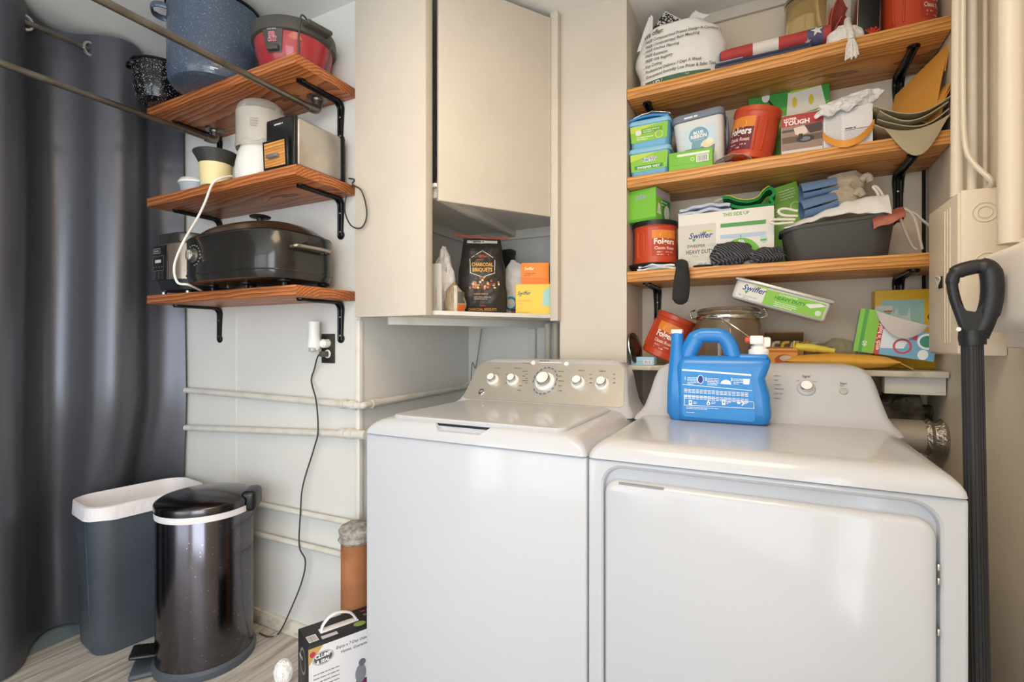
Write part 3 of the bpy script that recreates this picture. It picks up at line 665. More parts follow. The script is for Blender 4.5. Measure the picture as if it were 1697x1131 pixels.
# ================================================================== blue detergent jug on the dryer
BY = 1.50; zt = .9908
jb = thing('detergent_jug', 'bright blue laundry detergent jug with white spigot on the dryer', 'jug', (Xu(1190, BY), BY + .044, zt))
blue = M('jug_blue', '#2a83d0', .28, bump=(20, .02), coat=.2)
bx0, bx1 = Xu(1119, BY), Xu(1279, BY); xl = Xu(1103, BY)
def bz(v, u=1190): return Zv(u, v, BY)
bd = MB(); R = []
for z, i0, i1, dy in ((zt, .008, .012, .008), (zt + .006, .002, .005, .002), (zt + .03, 0, .0, 0), (zt + .08, .0, .004, 0), (zt + .125, .0, .016, 0), (zt + .155, .0, .006, .0), (zt + .172, .004, .002, .003), (zt + .182, .014, .004, .012), (zt + .187, .03, .012, .028)):
    R.append(ring3(bx0 + i0, bx1 - i1, BY + dy, BY + .088 - dy, .022, z, 6))
bd.loft(R, blue)
ztop = bz(552, 1125)
R = [[Vector((p.x, p.y, z)) for p in rrect(wd, .082 - q * .8, .02, 6, (xl + .026 + o, BY + .044))] for z, wd, q, o in ((zt, .04, .02, .004), (zt + .02, .052, 0, .0), (zt + .10, .05, .005, .0), (zt + .17, .046, .02, .002), (zt + .21, .036, .05, .0), (ztop, .034, .062, 0))]
bd.loft(R, blue)
hz = bz(556, 1175)
bd.tube(spl([(xl + .05, BY + .044, zt + .165), (xl + .062, BY + .044, zt + .205), (xl + .085, BY + .044, hz - .004), (xl + .12, BY + .044, hz), (xl + .15, BY + .044, hz - .004), (xl + .168, BY + .044, hz - .028), (xl + .178, BY + .044, zt + .185), (xl + .185, BY + .044, zt + .172)], 6), [.02] * 12 + [.017] * 16 + [.017] * 15, blue, 14, flat=1.25)
bd.box((xl + .19, BY + .010, zt + .175), (bx1 - .008, BY + .078, zt + .193), blue, .01, 3)
bd.build('jug_body', jb, world=True, ang=50)
MB().box((xl + .010, BY + .028, ztop - .002), (xl + .042, BY + .060, ztop + .011), whitep, .003).build('vent_cap', jb, world=True)
sx = Xu(1257, BY); sz = zt + .192
sp = MB().lathe([(.026, 0), (.026, .012), (.02, .016), (.02, .022), (.014, .026), (.014, .036)], whitep, 24, c=(sx, BY + .044, sz)).box((sx - .022, BY + .02, sz + .028), (sx + .012, BY + .066, sz + .052), whitep, .004).box((sx + .008, BY + .034, sz + .02), (sx + .03, BY + .054, sz + .048), whitep, .006)
sp.build('spigot', jb, world=True)
MB().lathe([(.007, 0), (.009, .004), (.007, .012)], M('tap_red', '#d9553f', .4), 16, xf=Matrix.Translation((sx - .022, BY + .034, sz + .04)) @ Matrix.Rotation(-PI / 2, 4, 'Y')).build('tap_button', jb, world=True)
pr = Print(lambda x, y, e: Vector((x, BY - e, y)), eps=.0008)
def bp(u, v): return Xu(u, BY), Zv(u, v, BY)
lx0, lx1 = Xu(1131, BY), Xu(1250, BY); lw = lx1 - lx0
z1, z0 = bz(612), bz(694)
wv = [(lx0, z0 + .006), (lx0 + .006, z0), (lx1 - .004, z0 - .003), (lx1 + .002, z0 + .003), (lx1 - .001, bz(650)), (lx1 - .008, z1 - .0), (lx1 - .03, z1 - .004), (lx0 + lw * .55, z1 + .001), (lx0 + lw * .3, z1 + .011), (lx0 + lw * .12, z1 + .010), (lx0 + .004, z1 + .002)]
pr.poly(wv, '#3a92dd')
W_ = '#eef4fa'
pr.poly([(lx0 - .001, bz(616)), (lx0 - .001, bz(613.3)), (lx1 - .008, bz(619)), (lx1 - .007, bz(622))], W_)
for k, (u, s) in enumerate(((1135, '1'), (1168, '2'), (1211, '3'))):
    x, z = bp(u, 629 + k * 1.2); pr.text(s, x, z - .001, .012, W_, bold=.03)
    pr.lines(x + .007, z + .004, .030 if k < 2 else .028, 5 if k < 2 else 4, .0043, .0016, W_, k)
x, z = bp(1161, 629); pr.ell(x, z, .0085, .0125, W_); pr.ell(x, z, .0068, .011, '#24408f')
x, z = bp(1203, 634); pr.ell(x, z - .006, .014, .013, W_, 0, PI)
x, z = bp(1237, 632); pr.poly([(x - .009, z + .006), (x + .009, z + .006), (x + .007, z - .009), (x - .007, z - .009)], W_)
for vv, n in ((640.5, 1), (645, 2)): pass
pr.poly([(lx0, bz(640)), (lx0, bz(639)), (lx1 - .005, bz(645)), (lx1 - .005, bz(646))], W_)
for k in range(2):
    x, z = bp(1134, 645.5 + 10 * k); sl = (bz(648) - bz(645.5)) / .1
    for q in range(3): pr._put(*(lambda vs: ([(a, b) for a, b in vs], [list(range(4 * i, 4 * i + 4)) for i in range(len(vs) // 4)]))([(x + a + d, z - q * .0042 + sl * (a + d) * .6 + g) for a in [i * .0105 for i in range(16)] for d, g in ((0, 0), (.0085, 0), (.0085, .0019), (0, .0019))]), W_)
x0_, zA = bp(1134, 672); x1_, zB = bp(1249, 674); zA2, zB2 = bz(659), bz(664)
for a, b in (((x0_, zA), (x1_, zB - .006)), ((x0_, zA2), (x1_, zB2))): pr.poly([a, b, (b[0], b[1] + .0014), (a[0], a[1] + .0014)], W_)
for xx, a, b in ((x0_, zA, zA2), (x1_, zB - .006, zB2)): pr.poly([(xx, a), (xx + .0014, a), (xx + .0014, b), (xx, b)], W_)
for u in (1144, 1174, 1199, 1227):
    x, z = bp(u, 668); 
    if u in (1144, 1199): pr.rect(x - .004, z - .006, .009, .014, W_); pr.ell(x + .0005, z + .002, .0025, .0025, '#3a92dd')
    elif u == 1174: pr.poly([(x, z + .009), (x + .005, z - .001), (x + .0035, z - .006), (x - .0035, z - .006), (x - .005, z - .001)], W_); pr.ell(x, z - .002, .0022, .0025, '#3a92dd')
    else: pr.ell(x - .004, z, .0045, .0035, W_); pr.ring(x + .003, z - .001, .006, .003, W_, -PI / 2, PI / 2)
    pr.lines(x + .008, z + .002, .011, 2, .004, .0016, W_, int(u))
pr.lines(x0_ + .006, bz(678), .085, 2, .004, .0016, W_, 8); pr.lines(x0_ + .006, bz(687), .035, 1, .004, .0016, W_, 9)
pr.build('printed_label', jb, world=True)

# ================================================================== bins
tb = thing('waste_bin', 'black plastic waste bin with a white liner beside the curtain', 'bin', (-2.372, 1.178, 0), (0, 0, math.radians(-8)))
bpl = M('bin_plastic', '#414850', .4, bump=(90, .12), mix=('#4a5159', 5, .4, .7))
def brect(w, d, r, z): return rrect(w, d, r, 6, (0, 0), z)
MB().loft([brect(.235, .36, .06, .0), brect(.245, .37, .065, .01), brect(.268, .41, .08, .565), brect(.258, .40, .075, .565), brect(.235, .36, .06, .02)], bpl, True, True).build('bin_body', tb)
MB().cyl((.055, -.184, .02), (.066, -.204, .52), .0022, bpl, 6).build('mould_seam', tb)
lin_ = M('bin_liner', '#e7e2e3', .38, bump=(35, .5), sss=.05)
lr = []
for z, w, d in ((.528, .281, .422), (.54, .279, .421), (.562, .279, .421), (.579, .277, .42), (.582, .265, .406), (.56, .248, .385), (.41, .23, .36), (.33, .10, .2)):
    q = brect(w, d, .08, z); lr.append([p + Vector((.003 * ns(p.x * 30, p.y * 30, z * 40), .003 * ns(p.y * 30, p.x * 30, z * 40 + 5), .006 * ns(p.x * 14, p.y * 14, 3) if z < .53 else 0)) for p in q])
MB().loft(lr, lin_, False, True).build('bin_liner', tb)

sc = thing('step_bin', 'dark stainless steel pedal bin with domed lid', 'bin', (-1.938, 1.188, 0))
dst = bpy.data.materials.new('dark_steel'); dst.use_nodes = True; MATS['dark_steel'] = dst
nt = dst.node_tree; b_ = nt.nodes['Principled BSDF']; b_.inputs['Base Color'].default_value = lin('#67646a'); b_.inputs['Metallic'].default_value = 1; b_.inputs['Roughness'].default_value = .17
tc = nt.nodes.new('ShaderNodeTexCoord'); v_ = nt.nodes.new('ShaderNodeTexVoronoi'); v_.inputs['Scale'].default_value = 55; nt.links.new(tc.outputs['Object'], v_.inputs[0])
r_ = nt.nodes.new('ShaderNodeValToRGB'); r_.color_ramp.elements[0].position = .06; r_.color_ramp.elements[0].color = lin('#d8d4d2'); r_.color_ramp.elements[1].position = .09; r_.color_ramp.elements[1].color = lin('#656268')
nt.links.new(v_.outputs['Distance'], r_.inputs[0]); nt.links.new(r_.outputs[0], b_.inputs['Base Color'])
MB().lathe([(.155, .03), (.163, .034), (.163, .57), (.161, .575)], dst, 64).build('bin_shell', sc)
MB().lathe([(.172, 0), (.174, .01), (.174, .024), (.165, .034)], M('bin_base', '#4d545c', .5), 64).build('base_ring', sc)
MB().lathe([(.166, .566), (.167, .582), (.166, .59), (.15, .592)], lin_, 64).build('liner_edge', sc)
MB().lathe([(.168, .59), (.169, .612), (.166, .618), (.15, .628), (.11, .638), (.05, .645), (.01, .647)], M('lid_steel', '#5d5a5b', .2, 1.0, mix=('#4a4748', 3, .4, .6)), 64).build('lid', sc)
a = math.atan2(-.62, .78)
MB().box((.135, -.055, .56), (.19, .055, .64), black, .018, 4, xf=Matrix.Rotation(math.radians(40), 4, 'Z')).build('hinge_cover', sc)
pedal = Matrix.Rotation(math.radians(-126), 4, 'Z')
pd = MB().box((.15, -.045, .035), (.245, .045, .05), black, .008, 3, xf=pedal @ Matrix.Rotation(-.14, 4, 'Y')).build('pedal', sc)
for k in range(4): MB().box((.185 + k * .013, -.038, .046), (.190 + k * .013, .038, .052), black, .001, 1, xf=pedal @ Matrix.Rotation(-.14, 4, 'Y')).build('pedal_rib', pd)
MB().box((.13, -.06, 0), (.235, .06, .02), M('bin_base'), .012, 3, xf=pedal).build('pedal_foot', sc)

# ================================================================== litter carton, duster, cords, tool handle
lt = thing('litter_carton', 'black and white cat litter carton with carry handle by the washer', 'box', (-1.257, 1.086, 0), (0, 0, math.radians(65)))
LW, LD, LH = .28, .115, .28     # local x along the printed front, y to the back-left
cw = M('carton_white', '#eeecef', .45); ck = M('carton_black', '#2a2b2f', .4)
MB().box((0, 0, 0), (LW, LD, LH), ck, .002).build('box_body', lt)
pr = Print(lambda x, y, e: Vector((x, -e, y)))
pr.rect(0.001, 0, LW - .002, LH - .012, '#eceaee')
pr.poly([(0, LH - .012), (0, LH - .065), (.045, LH - .012)], '#c9a75c')
pr.ell(.013, LH - .032, .009, .009, '#c23a50'); pr.ell(.045, LH - .052, .034, .022, '#b9bdc0'); pr.ell(.045, LH - .052, .028, .017, '#55585c')
pr.text('CLUMP', .045, LH - .05, .017, '#ffffff', 'c', .03, .1, fit=.05).text('& SEAL', .045, LH - .066, .014, '#ffffff', 'c', .03, .1, fit=.042)
pr.text('Enjoy a 7 Day Odor-Free', .085, LH - .042, .013, '#3a3b40', bold=.01, shear=.2).text('Home, Guaranteed', .10, LH - .06, .013, '#3a3b40', bold=.01, shear=.2)
pr.lines(.015, LH - .10, .08, 9, .013, .003, '#77787c', 4)
pr.rect(.15, 0, LW - .151, .11, '#7d2a55'); pr.ell(.165, LH - .15, .018, .03, '#8a8d91'); pr.ell(.17, LH - .115, .012, .012, '#6f7276')
pr.build('front_print', lt)
pr = Print(lambda x, y, e: Vector((-e, x, y)))
pr.ell(LD / 2, LH - .075, .03, .042, '#8d9094').ell(LD / 2, LH - .075, .024, .034, '#2a2b2f').text('CLUMP', LD / 2 + .02, LH - .075, .014, '#ffffff', 'c', .03, fit=.036).lines(.03, LH - .15, .05, 5, .014, .003, '#9b9ea2', 2)
pr.build('side_print', lt)
pr = Print(topf(LH))
pr.rect(.001, .001, LW - .002, LD - .002, '#2a2b2f')
pr.barcode(.006, .012, .03, .04, 5).rect(.045, .008, .05, .018, '#d7d8da').ell(.17, .022, .02, .014, '#9cb060').text('CLUMP & SEAL', .20, .06, .016, '#e3e3e3', fit=.07).lines(.2, .088, .05, 1, .01, .006, '#c23a50', 4)
pr.build('top_print', lt)
MB().tube(spl([(.055, .055, LH), (.062, .055, LH + .02), (.085, .055, LH + .04), (.115, .055, LH + .043), (.15, .055, LH + .03), (.17, .055, LH + .004)], 6), .0075, whitep, 10, flat=.55).box((.05, .042, LH - .001), (.175, .068, LH + .003), whitep, .001).build('carry_handle', lt)
fl = M('white_fluff', '#f2f0ee', .95, bump=(120, 1), sheen=.5)
pf = thing('fluffy_duster', 'white fluffy duster head standing before the litter carton', 'duster', (-1.285, 1.02, 0))
bm = bmesh.new(); bmesh.ops.create_icosphere(bm, subdivisions=4, radius=1)
for v in bm.verts:
    k = 1 + .08 * ns(v.co.x * 3, v.co.y * 3, v.co.z * 3) + .07 * ns(v.co.x * 14, v.co.y * 14, v.co.z * 14)
    v.co = Vector((v.co.x * .027 * k, v.co.y * .027 * k, v.co.z * .036 * k + .232))
MB().bm(bm, fl).build('fluff_head', pf)
MB().cyl((0, 0, .01), (0, 0, .205), .004, M('grey_plastic', '#9a9ca0', .5), 12).lathe([(.03, 0), (.03, .008), (.006, .014)], M('grey_plastic'), 24).build('stem', pf)
# jute edged sack behind the carton
sk = thing('burlap_sack', 'brown sack with frayed jute edge leaning behind the litter carton', 'sack', (-1.14, 1.415, 0))
MB().sheet(lambda a, b: (-.05 + .10 * a + .006 * ns(a * 4, b * 4, 1), .045 - .03 * b + .02 * math.sin(a * 3), .002 + b * (.30 + .12 * a)), 12, 14, M('sack_brown', '#4a3a2c', .9, bump=(60, .5)), .006).build('sack_cloth', sk)
MB().tube([(-.05 + .10 * a + .003 * math.sin(a * 60), .015 + .02 * math.sin(a * 3), .302 + .12 * a) for a in [i / 30 for i in range(31)]], .0055, M('jute', '#c39a5c', .9, bump=(150, .9)), 8).build('frayed_edge', sk)

dk_cord = M('dark_cord', '#3f3d3c', .5)
on = PY(545, 578, YW1)
ou = thing('wall_outlet', 'dark metal outlet plate below the lowest red-brown shelf', 'outlet', (on.x, YW1, on.z - .06))
MB().box((on.x - .036, YW1 - .006, on.z - .058), (on.x + .036, YW1 - .0005, on.z + .058), M('plate_bronze', '#4a4743', .35, .6), .003).build('cover_plate', ou, world=True)
for z in (-.021, .021): MB().lathe([(.017, 0), (.0165, .003), (.01, .0035)], whitep, 24, xf=Matrix.Translation((on.x, YW1 - .006, on.z + z)) @ Matrix.Rotation(PI / 2, 4, 'X')).build('receptacle', ou, world=True)
nl = thing('plug_in_light', 'white plug-in scent warmer on the outlet', 'night light', (on.x - .02, YW1 - .045, on.z + .02))
MB().lathe([(.008, -.03), (.02, -.026), (.026, -.012), (.024, .012), (.0215, .04), (.021, .082), (.0225, .086), (.017, .086), (.016, .06)], whitep, 28, c=(-.012, 0, 0)).build('light_body', nl)
MB().lathe([(.017, 0), (.017, .02), (.012, .026)], whitep, 24, xf=Matrix.Translation((.02, .034, 0)) @ Matrix.Rotation(PI / 2, 4, 'X')).build('plug_base', nl)
MB().lathe([(.004, -.034), (.014, -.03), (.015, -.016)], M('oil_glass', '#dfe0d6', .1, trans=.6), 20, c=(-.006, -.012, 0)).build('oil_vial', nl)
c0 = Vector((on.x, YW1 - .012, on.z - .021))
pts = [c0, c0 + Vector((-.012, -.028, -.004)), PY(521, 612, 1.42), PY(516, 632, 1.425), PY(524, 665, 1.39), PY(527, 715, 1.39), PY(520, 745, 1.41), PY(502, 805, 1.41), PY(498, 850, 1.405), PY(496, 905, 1.40), PY(506, 930, 1.41), PY(500, 965, 1.41), PY(480, 1015, 1.395), PZ(462, 1050, .005), PZ(446, 1056, .005), PZ(430, 1050, .005)]
cd = thing('extension_lead', 'long dark power cord trailing from the outlet to the floor', 'cord', pts[-1])
MB().tube(spl(pts, 8), .003, dk_cord, 8).build('cable', cd, world=True)
MB().box(c0 + Vector((-.014, -.026, -.011)), c0 + Vector((.014, -.001, .011)), M('plug_brown', '#55504c', .5), .004).build('plug', cd, world=True)

hb = M('tool_black', '#232426', .4, bump=(40, .08)); hr = M('tool_shaft', '#2b2b2d', .5)
tl = thing('garden_tool', 'black D-grip tool handle standing between dryer and right wall', 'tool', (.352, 1.19, 0))
bt = Vector((.352, 1.19, .0)); tpp = PY(1611, 566, 1.255)
MB().tube([bt + Vector((0, 0, .002)), tpp], .0155, hr, 16).build('shaft', tl, world=True)
sh = MB(); ax = (tpp - bt)
for k in range(18):
    o = Vector((.0155 * math.cos(2 * PI * k / 18), .0155 * math.sin(2 * PI * k / 18), 0)); sh.tube([bt + o + ax * .05, tpp + o], .0012, hr, 5)
sh.build('shaft_ribs', tl, world=True)
gp = MB(); g = lambda u, v, y=1.255: PY(u, v, y)
gp.tube([g(1612, 572), g(1611, 560), g(1611, 548)], [.02, .021, .02], hb, 18)
gp.tube(spl([g(1604, 558), g(1594, 528), g(1582, 494), g(1578, 468), g(1584, 453), g(1604, 445), g(1628, 442), g(1642, 452), g(1644, 490), g(1636, 525), g(1622, 558)], 6),
        [.008] * 18 + [.0095] * 6 + [.012] * 12 + [.0145] * 6 + [.0155] * 12 + [.0135] * 7, hb, 12, flat=1.15)
gp.loft([[g(u, v, 1.245) for u, v in ((1586, 496), (1602, 515), (1616, 517), (1634, 498), (1624, 558), (1601, 558))], [g(u, v, 1.267) for u, v in ((1586, 496), (1602, 515), (1616, 517), (1634, 498), (1624, 558), (1601, 558))]], hb)
gp.build('d_grip', tl, world=True, ang=60)
MB().lathe([(.004, 0), (.004, .003)], M('pin_white', '#e8e6e0', .5), 12, xf=Matrix.Translation(PY(1588, 546, 1.235)) @ Matrix.Rotation(PI / 2, 4, 'X')).build('rivet', tl, world=True)
# ================================================================== things on the red-brown shelves
Z1, Z2, Z3 = 2.19, 1.815, 1.41
spk = speckle('blue_speckle_enamel', '#4c5768', '#c9d3e0', 210, .05)
bks = speckle('black_speckle_enamel', '#141518', '#cfcdc6', 190, .085)
enb = M('enamel_black', '#101114', .2)
def loop_handle(par, ang, R, z, w, out, r, mat, rise=.0, name='handle'):
    c, s = math.cos(ang), math.sin(ang); q = lambda a, o, dz: (c * (R + o) - s * a, s * (R + o) + c * a, z + dz)
    return MB().tube(spl([q(-w, -.004, 0), q(-w * .95, out * .55, rise * .5), q(-w * .5, out, rise), q(w * .5, out, rise), q(w * .95, out * .55, rise * .5), q(w, -.004, 0)], 6), r, mat, 10, flat=2.0, up=(0, 0, 1)).build(name, par)
sp = thing('stockpot', 'tall blue speckled enamel stockpot with loop handles', 'pot', (-1.919, 1.215, Z1))
MB().lathe([(.135, 0), (.150, .006), (.158, .022), (.16, .05), (.16, .30), (.163, .306)], spk, 64, cap1=False).lathe([(.155, .306), (.154, .03), (.14, .02)], spk, 64, cap0=False).build('pot_body', sp)
MB().lathe([(.160, .300), (.166, .302), (.167, .309), (.162, .313), (.155, .308)], enb, 64, cap0=False, cap1=False).build('rim', sp)
a0 = math.atan2(-.846, -.534)
for a in (a0, a0 + PI): loop_handle(sp, a, .16, .262, .045, .042, .0055, spk)
Print(lambda x, y, e: Vector((math.cos(x) * (.1605 + e), math.sin(x) * (.1605 + e), y)), step=.02).lines(math.radians(-39), .02, .16, 2, .006, .004, '#e9ebee', 2).build('maker_mark', sp)
pt = thing('saucepan', 'small black speckled enamel pot beside the stockpot', 'pot', (-2.225, 1.175, Z1))
MB().lathe([(.062, 0), (.078, .006), (.088, .03), (.092, .06), (.094, .115), (.098, .145)], bks, 56, cap1=False).lathe([(.094, .146), (.088, .06), (.07, .01)], bks, 56, cap0=False).build('pot_body', pt)
MB().lathe([(.097, .142), (.103, .146), (.103, .152), (.097, .154)], enb, 56, cap0=False, cap1=False).build('rim', pt)
for a in (a0 + .35, a0 + .35 + PI): loop_handle(pt, a, .093, .128, .03, .016, .004, enb)
pp = thing('popcorn_popper', 'red electric popcorn popper with black rim and logo panel', 'popper', (-1.585, 1.305, Z1))
red = M('popper_red', '#a8343a', .28, coat=.3)
Rp = [(.088, 0), (.100, .006), (.118, .04), (.131, .085), (.138, .13)]
def rp(z): return lerp([(b, a) for a, b in Rp], z)
MB().lathe(Rp + [(.13, .132)], red, 64).build('bowl_base', pp)
gry = M('popper_dark', '#4b4944', .4)
MB().lathe([(.134, .118), (.146, .124), (.149, .150), (.147, .166), (.14, .171), (.10, .166)], gry, 64).build('rim', pp)
for a in (math.radians(-10), math.radians(170)):
    c, s = math.cos(a), math.sin(a); MB().box((.135, -.05, .138), (.178, .05, .156), gry, .012, 3, xf=Matrix.Rotation(a, 4, 'Z')).build('grip', pp)
cyl = lambda z0=0: (lambda x, y, e: Vector((math.cos(x) * (rp(y) + .002 + e), math.sin(x) * (rp(y) + .002 + e), y)))
pa = math.radians(-71)
pan = MB().grid(lambda a, b: (lambda th, z: (math.cos(th) * (rp(z) + .004), math.sin(th) * (rp(z) + .004), z))(pa + (a - .5) * (.42 + .16 * b), .048 + b * .084), 10, 8, gry).build('logo_panel', pp)
f = lambda x, y, e: Vector((math.cos(x) * (rp(y) + .0045 + e), math.sin(x) * (rp(y) + .0045 + e), y))
Print(f, step=.02).text('STIR', pa, .098, .018, '#f2c9cf', 'c', .07, fit=.20).text('CRAZY', pa, .082, .018, '#f2c9cf', 'c', .07, fit=.26).text('STIR', pa, .0985, .017, '#b3203a', 'c', .03, fit=.19).text('CRAZY', pa, .0825, .017, '#b3203a', 'c', .03, fit=.25).text('West Bend', pa, .118, .009, '#d9d8d4', 'c', fit=.24).build('logo', pan)
MB().box((rp(.06) + .002, -.022, .05), (rp(.06) + .018, .022, .07), gry, .005, xf=Matrix.Rotation(pa, 4, 'Z')).build('switch', pp)
ca = math.radians(-32)
MB().tube(spl([(math.cos(ca + d) * (rp(max(0, min(.13, z))) + .006 + o), math.sin(ca + d) * (rp(max(0, min(.13, z))) + .006 + o), z) for d, z, o in ((.28, .172, -.02), (.1, .178, .0), (0, .165, .012), (-.03, .10, .004), (0, .03, .004), (.04, .008, .004))], 6), .003, gry, 8).build('cord', pp)
MB().tube(spl([(math.cos(a) * (rp(z) + o), math.sin(a) * (rp(z) + o), z) for a, z, o in ((.3, .125, .01), (.2, .10, .022), (.15, .06, .03), (.2, .015, .02), (.3, .006, .012))], 6), .003, gry, 8).build('cord', pp)

# ---- middle shelf
tt = thing('toaster', 'long steel toaster with black front on the middle red-brown shelf', 'toaster', (-1.504, 1.29, Z2), (0, 0, 0))
tb_ = M('toaster_steel', '#cfcac0', .38, .75, bump=(25, .05), mix=('#b8b1a5', 6, .4, .75))
MB().box((-.068, -.095, .010), (.070, .105, .178), tb_, .010, 3).build('housing', tt)
MB().box((-.072, -.112, .006), (.072, -.094, .182), black, .006, 3).build('front_frame', tt)
MB().box((-.070, -.124, .006), (.056, -.110, .108), black, .003, 1, xf=Matrix.Rotation(.05, 4, 'X')).build('panel_frame', tt)
MB().box((-.058, -.1265, .014), (.044, -.123, .098), woodR, .001, 1, xf=Matrix.Rotation(.05, 4, 'X')).build('reflection_panel', tt)  # wood grain painted in as the reflection on this steel panel
MB().box((-.066, -.114, .105), (.066, -.1115, .172), M('gloss_black', '#232222', .2), .001).build('name_plate', tt)
Print(front(0, 0, -.1145)).lines(-.025, .155, .05, 1, .01, .005, '#d8d6d2', 2).build('lettering', tt)
MB().box((-.035, -.142, .035), (.02, -.122, .047), M('lever_grey', '#8d8d8c', .35, .4), .003).build('lever', tt)
MB().box((-.07, .10, .006), (.072, .122, .18), black, .006).box((-.05, .118, .05), (.05, .135, .09), black, .004).build('rear_frame', tt)
for x in (-.05, .05):
    for y in (-.09, .09): MB().lathe([(.01, 0), (.01, .012)], black, 12, c=(x, y, 0)).build('foot', tt)
for x in (-.025, .025): MB().box((x - .012, -.08, .176), (x + .012, .09, .1795), black).build('bread_slot', tt)
ic = thing('ice_cream_maker', 'white two-tier ice cream maker under a clear lid', 'appliance', (-1.715, 1.262, Z2))
wa = M('appliance_white', '#ece8e0', .32)
MB().lathe([(.078, 0), (.086, .006), (.089, .03), (.088, .07), (.078, .115), (.068, .138)], wa, 48).build('motor_base', ic)
MB().lathe([(.070, .138), (.074, .15), (.079, .22), (.082, .262), (.078, .264)], M('bowl_white', '#e9e5de', .3), 48).build('freezer_bowl', ic)
clr = M('clear_plastic', '#efe9df', .12, trans=.75, ior=1.3)
MB().lathe([(.086, .125), (.088, .14), (.086, .16), (.087, .262), (.082, .285), (.066, .30), (.03, .303)], clr, 48, cap0=False).build('clear_lid', ic)
MB().tube([(math.cos(a) * .0885, math.sin(a) * .0885, .140 + .006 * math.sin(a * 9)) for a in [2 * PI * i / 72 for i in range(73)]], .0012, M('lid_edge', '#bfb9ae', .2), 6).build('lid_edge', ic)
an = math.radians(-45)
Print(lambda x, y, e: Vector((math.cos(x) * (.0885 + e), math.sin(x) * (.0885 + e), y))).lines(an - .28, .215, .32, 4, .009, .0035, '#9c978e', 3).build('fine_print', ic)
cn = thing('coffee_scoop_jar', 'pale yellow canister with flared black lid', 'canister', (-1.902, 1.205, Z2))
MB().lathe([(.050, 0), (.052, .004), (.056, .05), (.058, .085)], M('butter_plastic', '#e8d9a2', .4), 40).build('canister_body', cn)
MB().lathe([(.056, .083), (.066, .105), (.076, .122), (.079, .128), (.077, .131), (.02, .132)], M('lid_smoke', '#3a3a39', .3), 40).build('lid', cn)
bw = thing('lidded_bowl', 'grey and white lidded bowl behind the yellow canister', 'bowl', (-2.10, 1.25, Z2))
MB().lathe([(.04, 0), (.055, .01), (.062, .045), (.062, .05)], M('bowl_grey', '#a9b0b5', .35), 36).build('bowl_body', bw)
MB().lathe([(.066, .048), (.067, .054), (.058, .068), (.03, .078), (.01, .08)], whitep, 36).build('lid', bw)
wc = M('white_cord', '#efe9df', .45)
tag(MB().tube(spl([PY(384, 292, 1.20), PY(366, 295, 1.155), PY(352, 305, 1.135), PY(340, 335, 1.125), PY(327, 362, 1.11), PY(303, 403, 1.045), PY(289, 441, 1.04), PY(294, 468, 1.05), (Xu(312, 1.07), 1.07, Z3 + .012), (Xu(330, 1.15), 1.152, Z3 + .0045), (Xu(337, 1.2), 1.20, Z3 + .0045)], 8), .0042, wc, 8).build('appliance_cable'), 'white appliance cable looping from middle shelf to roaster shelf', 'cable')
tag(MB().tube(spl([(-1.43, 1.425, Z2 + .03), (-1.40, 1.425, Z2 + .02), PY(584, 306, 1.40), PY(598, 315, 1.385), PY(606, 338, 1.385), PY(607, 362, 1.385), PY(598, 378, 1.385), PY(582, 374, 1.39), PY(572, 352, 1.41), PY(574, 325, 1.42), PY(586, 306, 1.42)], 8), .0028, dk_cord, 8).build('toaster_cable'), 'dark toaster cable looping beside the middle red-brown shelf', 'cable')

# ---- bottom shelf: roaster oven and multi-cooker
def sellipse(a, b, p, z, n=72, c=(0, 0)):
    out = []
    for i in range(n):
        t = 2 * PI * i / n; ct_, st_ = math.cos(t), math.sin(t)
        out.append(Vector((c[0] + a * math.copysign(abs(ct_) ** (2 / p), ct_), c[1] + b * math.copysign(abs(st_) ** (2 / p), st_), z)))
    return out
ro = thing('roaster_oven', 'large black oval roaster oven with domed lid', 'roaster', (-1.695, 1.243, Z3))
rb = M('roaster_black', '#1d1c1a', .24, coat=.3, mix=('#262421', 3, .4, .6)); rl = M('roaster_lid', '#57514a', .22, .8)
MB().loft([sellipse(.225, .14, 3.2, .022), sellipse(.255, .165, 3.6, .024), sellipse(.262, .17, 3.8, .045), sellipse(.262, .17, 3.8, .178), sellipse(.258, .166, 3.8, .185), sellipse(.24, .15, 3.4, .188)], rb).build('oven_body', ro, ang=55)
MB().loft([sellipse(.2635, .1715, 3.8, .048), sellipse(.2645, .1725, 3.8, .050), sellipse(.2635, .1715, 3.8, .053)], rb, False, False).build('base_band', ro)
MB().loft([sellipse(.244, .155, 3.4, .186), sellipse(.248, .159, 3.4, .190), sellipse(.242, .154, 3.2, .195), sellipse(.228, .144, 3.0, .206), sellipse(.212, .133, 2.9, .217), sellipse(.188, .116, 2.7, .228), sellipse(.15, .09, 2.5, .236), sellipse(.09, .055, 2.2, .241), sellipse(.02, .015, 2, .242)], rl).build('lid', ro, ang=60)
MB().lathe([(.012, .240), (.012, .270), (.035, .272), (.038, .277), (.03, .281), (.01, .281)], black, 28).build('lid_knob', ro)
for sx in (-1, 1):
    h = MB().tube(spl([(sx * .262, -.075, .13), (sx * .282, -.075, .132), (sx * .288, -.06, .133), (sx * .289, 0, .134), (sx * .288, .06, .133), (sx * .282, .075, .132), (sx * .262, .075, .13)], 5), .007, M('handle_chrome', '#a29d95', .2, .9), 10, flat=1.0).box((sx * .272 - .012, -.03, .142), (sx * .272 + .012, .03, .152), black, .003).build('handle', ro)
for x in (-.2, .0, .2):
    for y in (-.055, .12): MB().lathe([(.008, 0), (.008, .014), (.022, .018), (.024, .026)], black, 16, c=(x, y, 0)).build('foot', ro)
kx = -.125
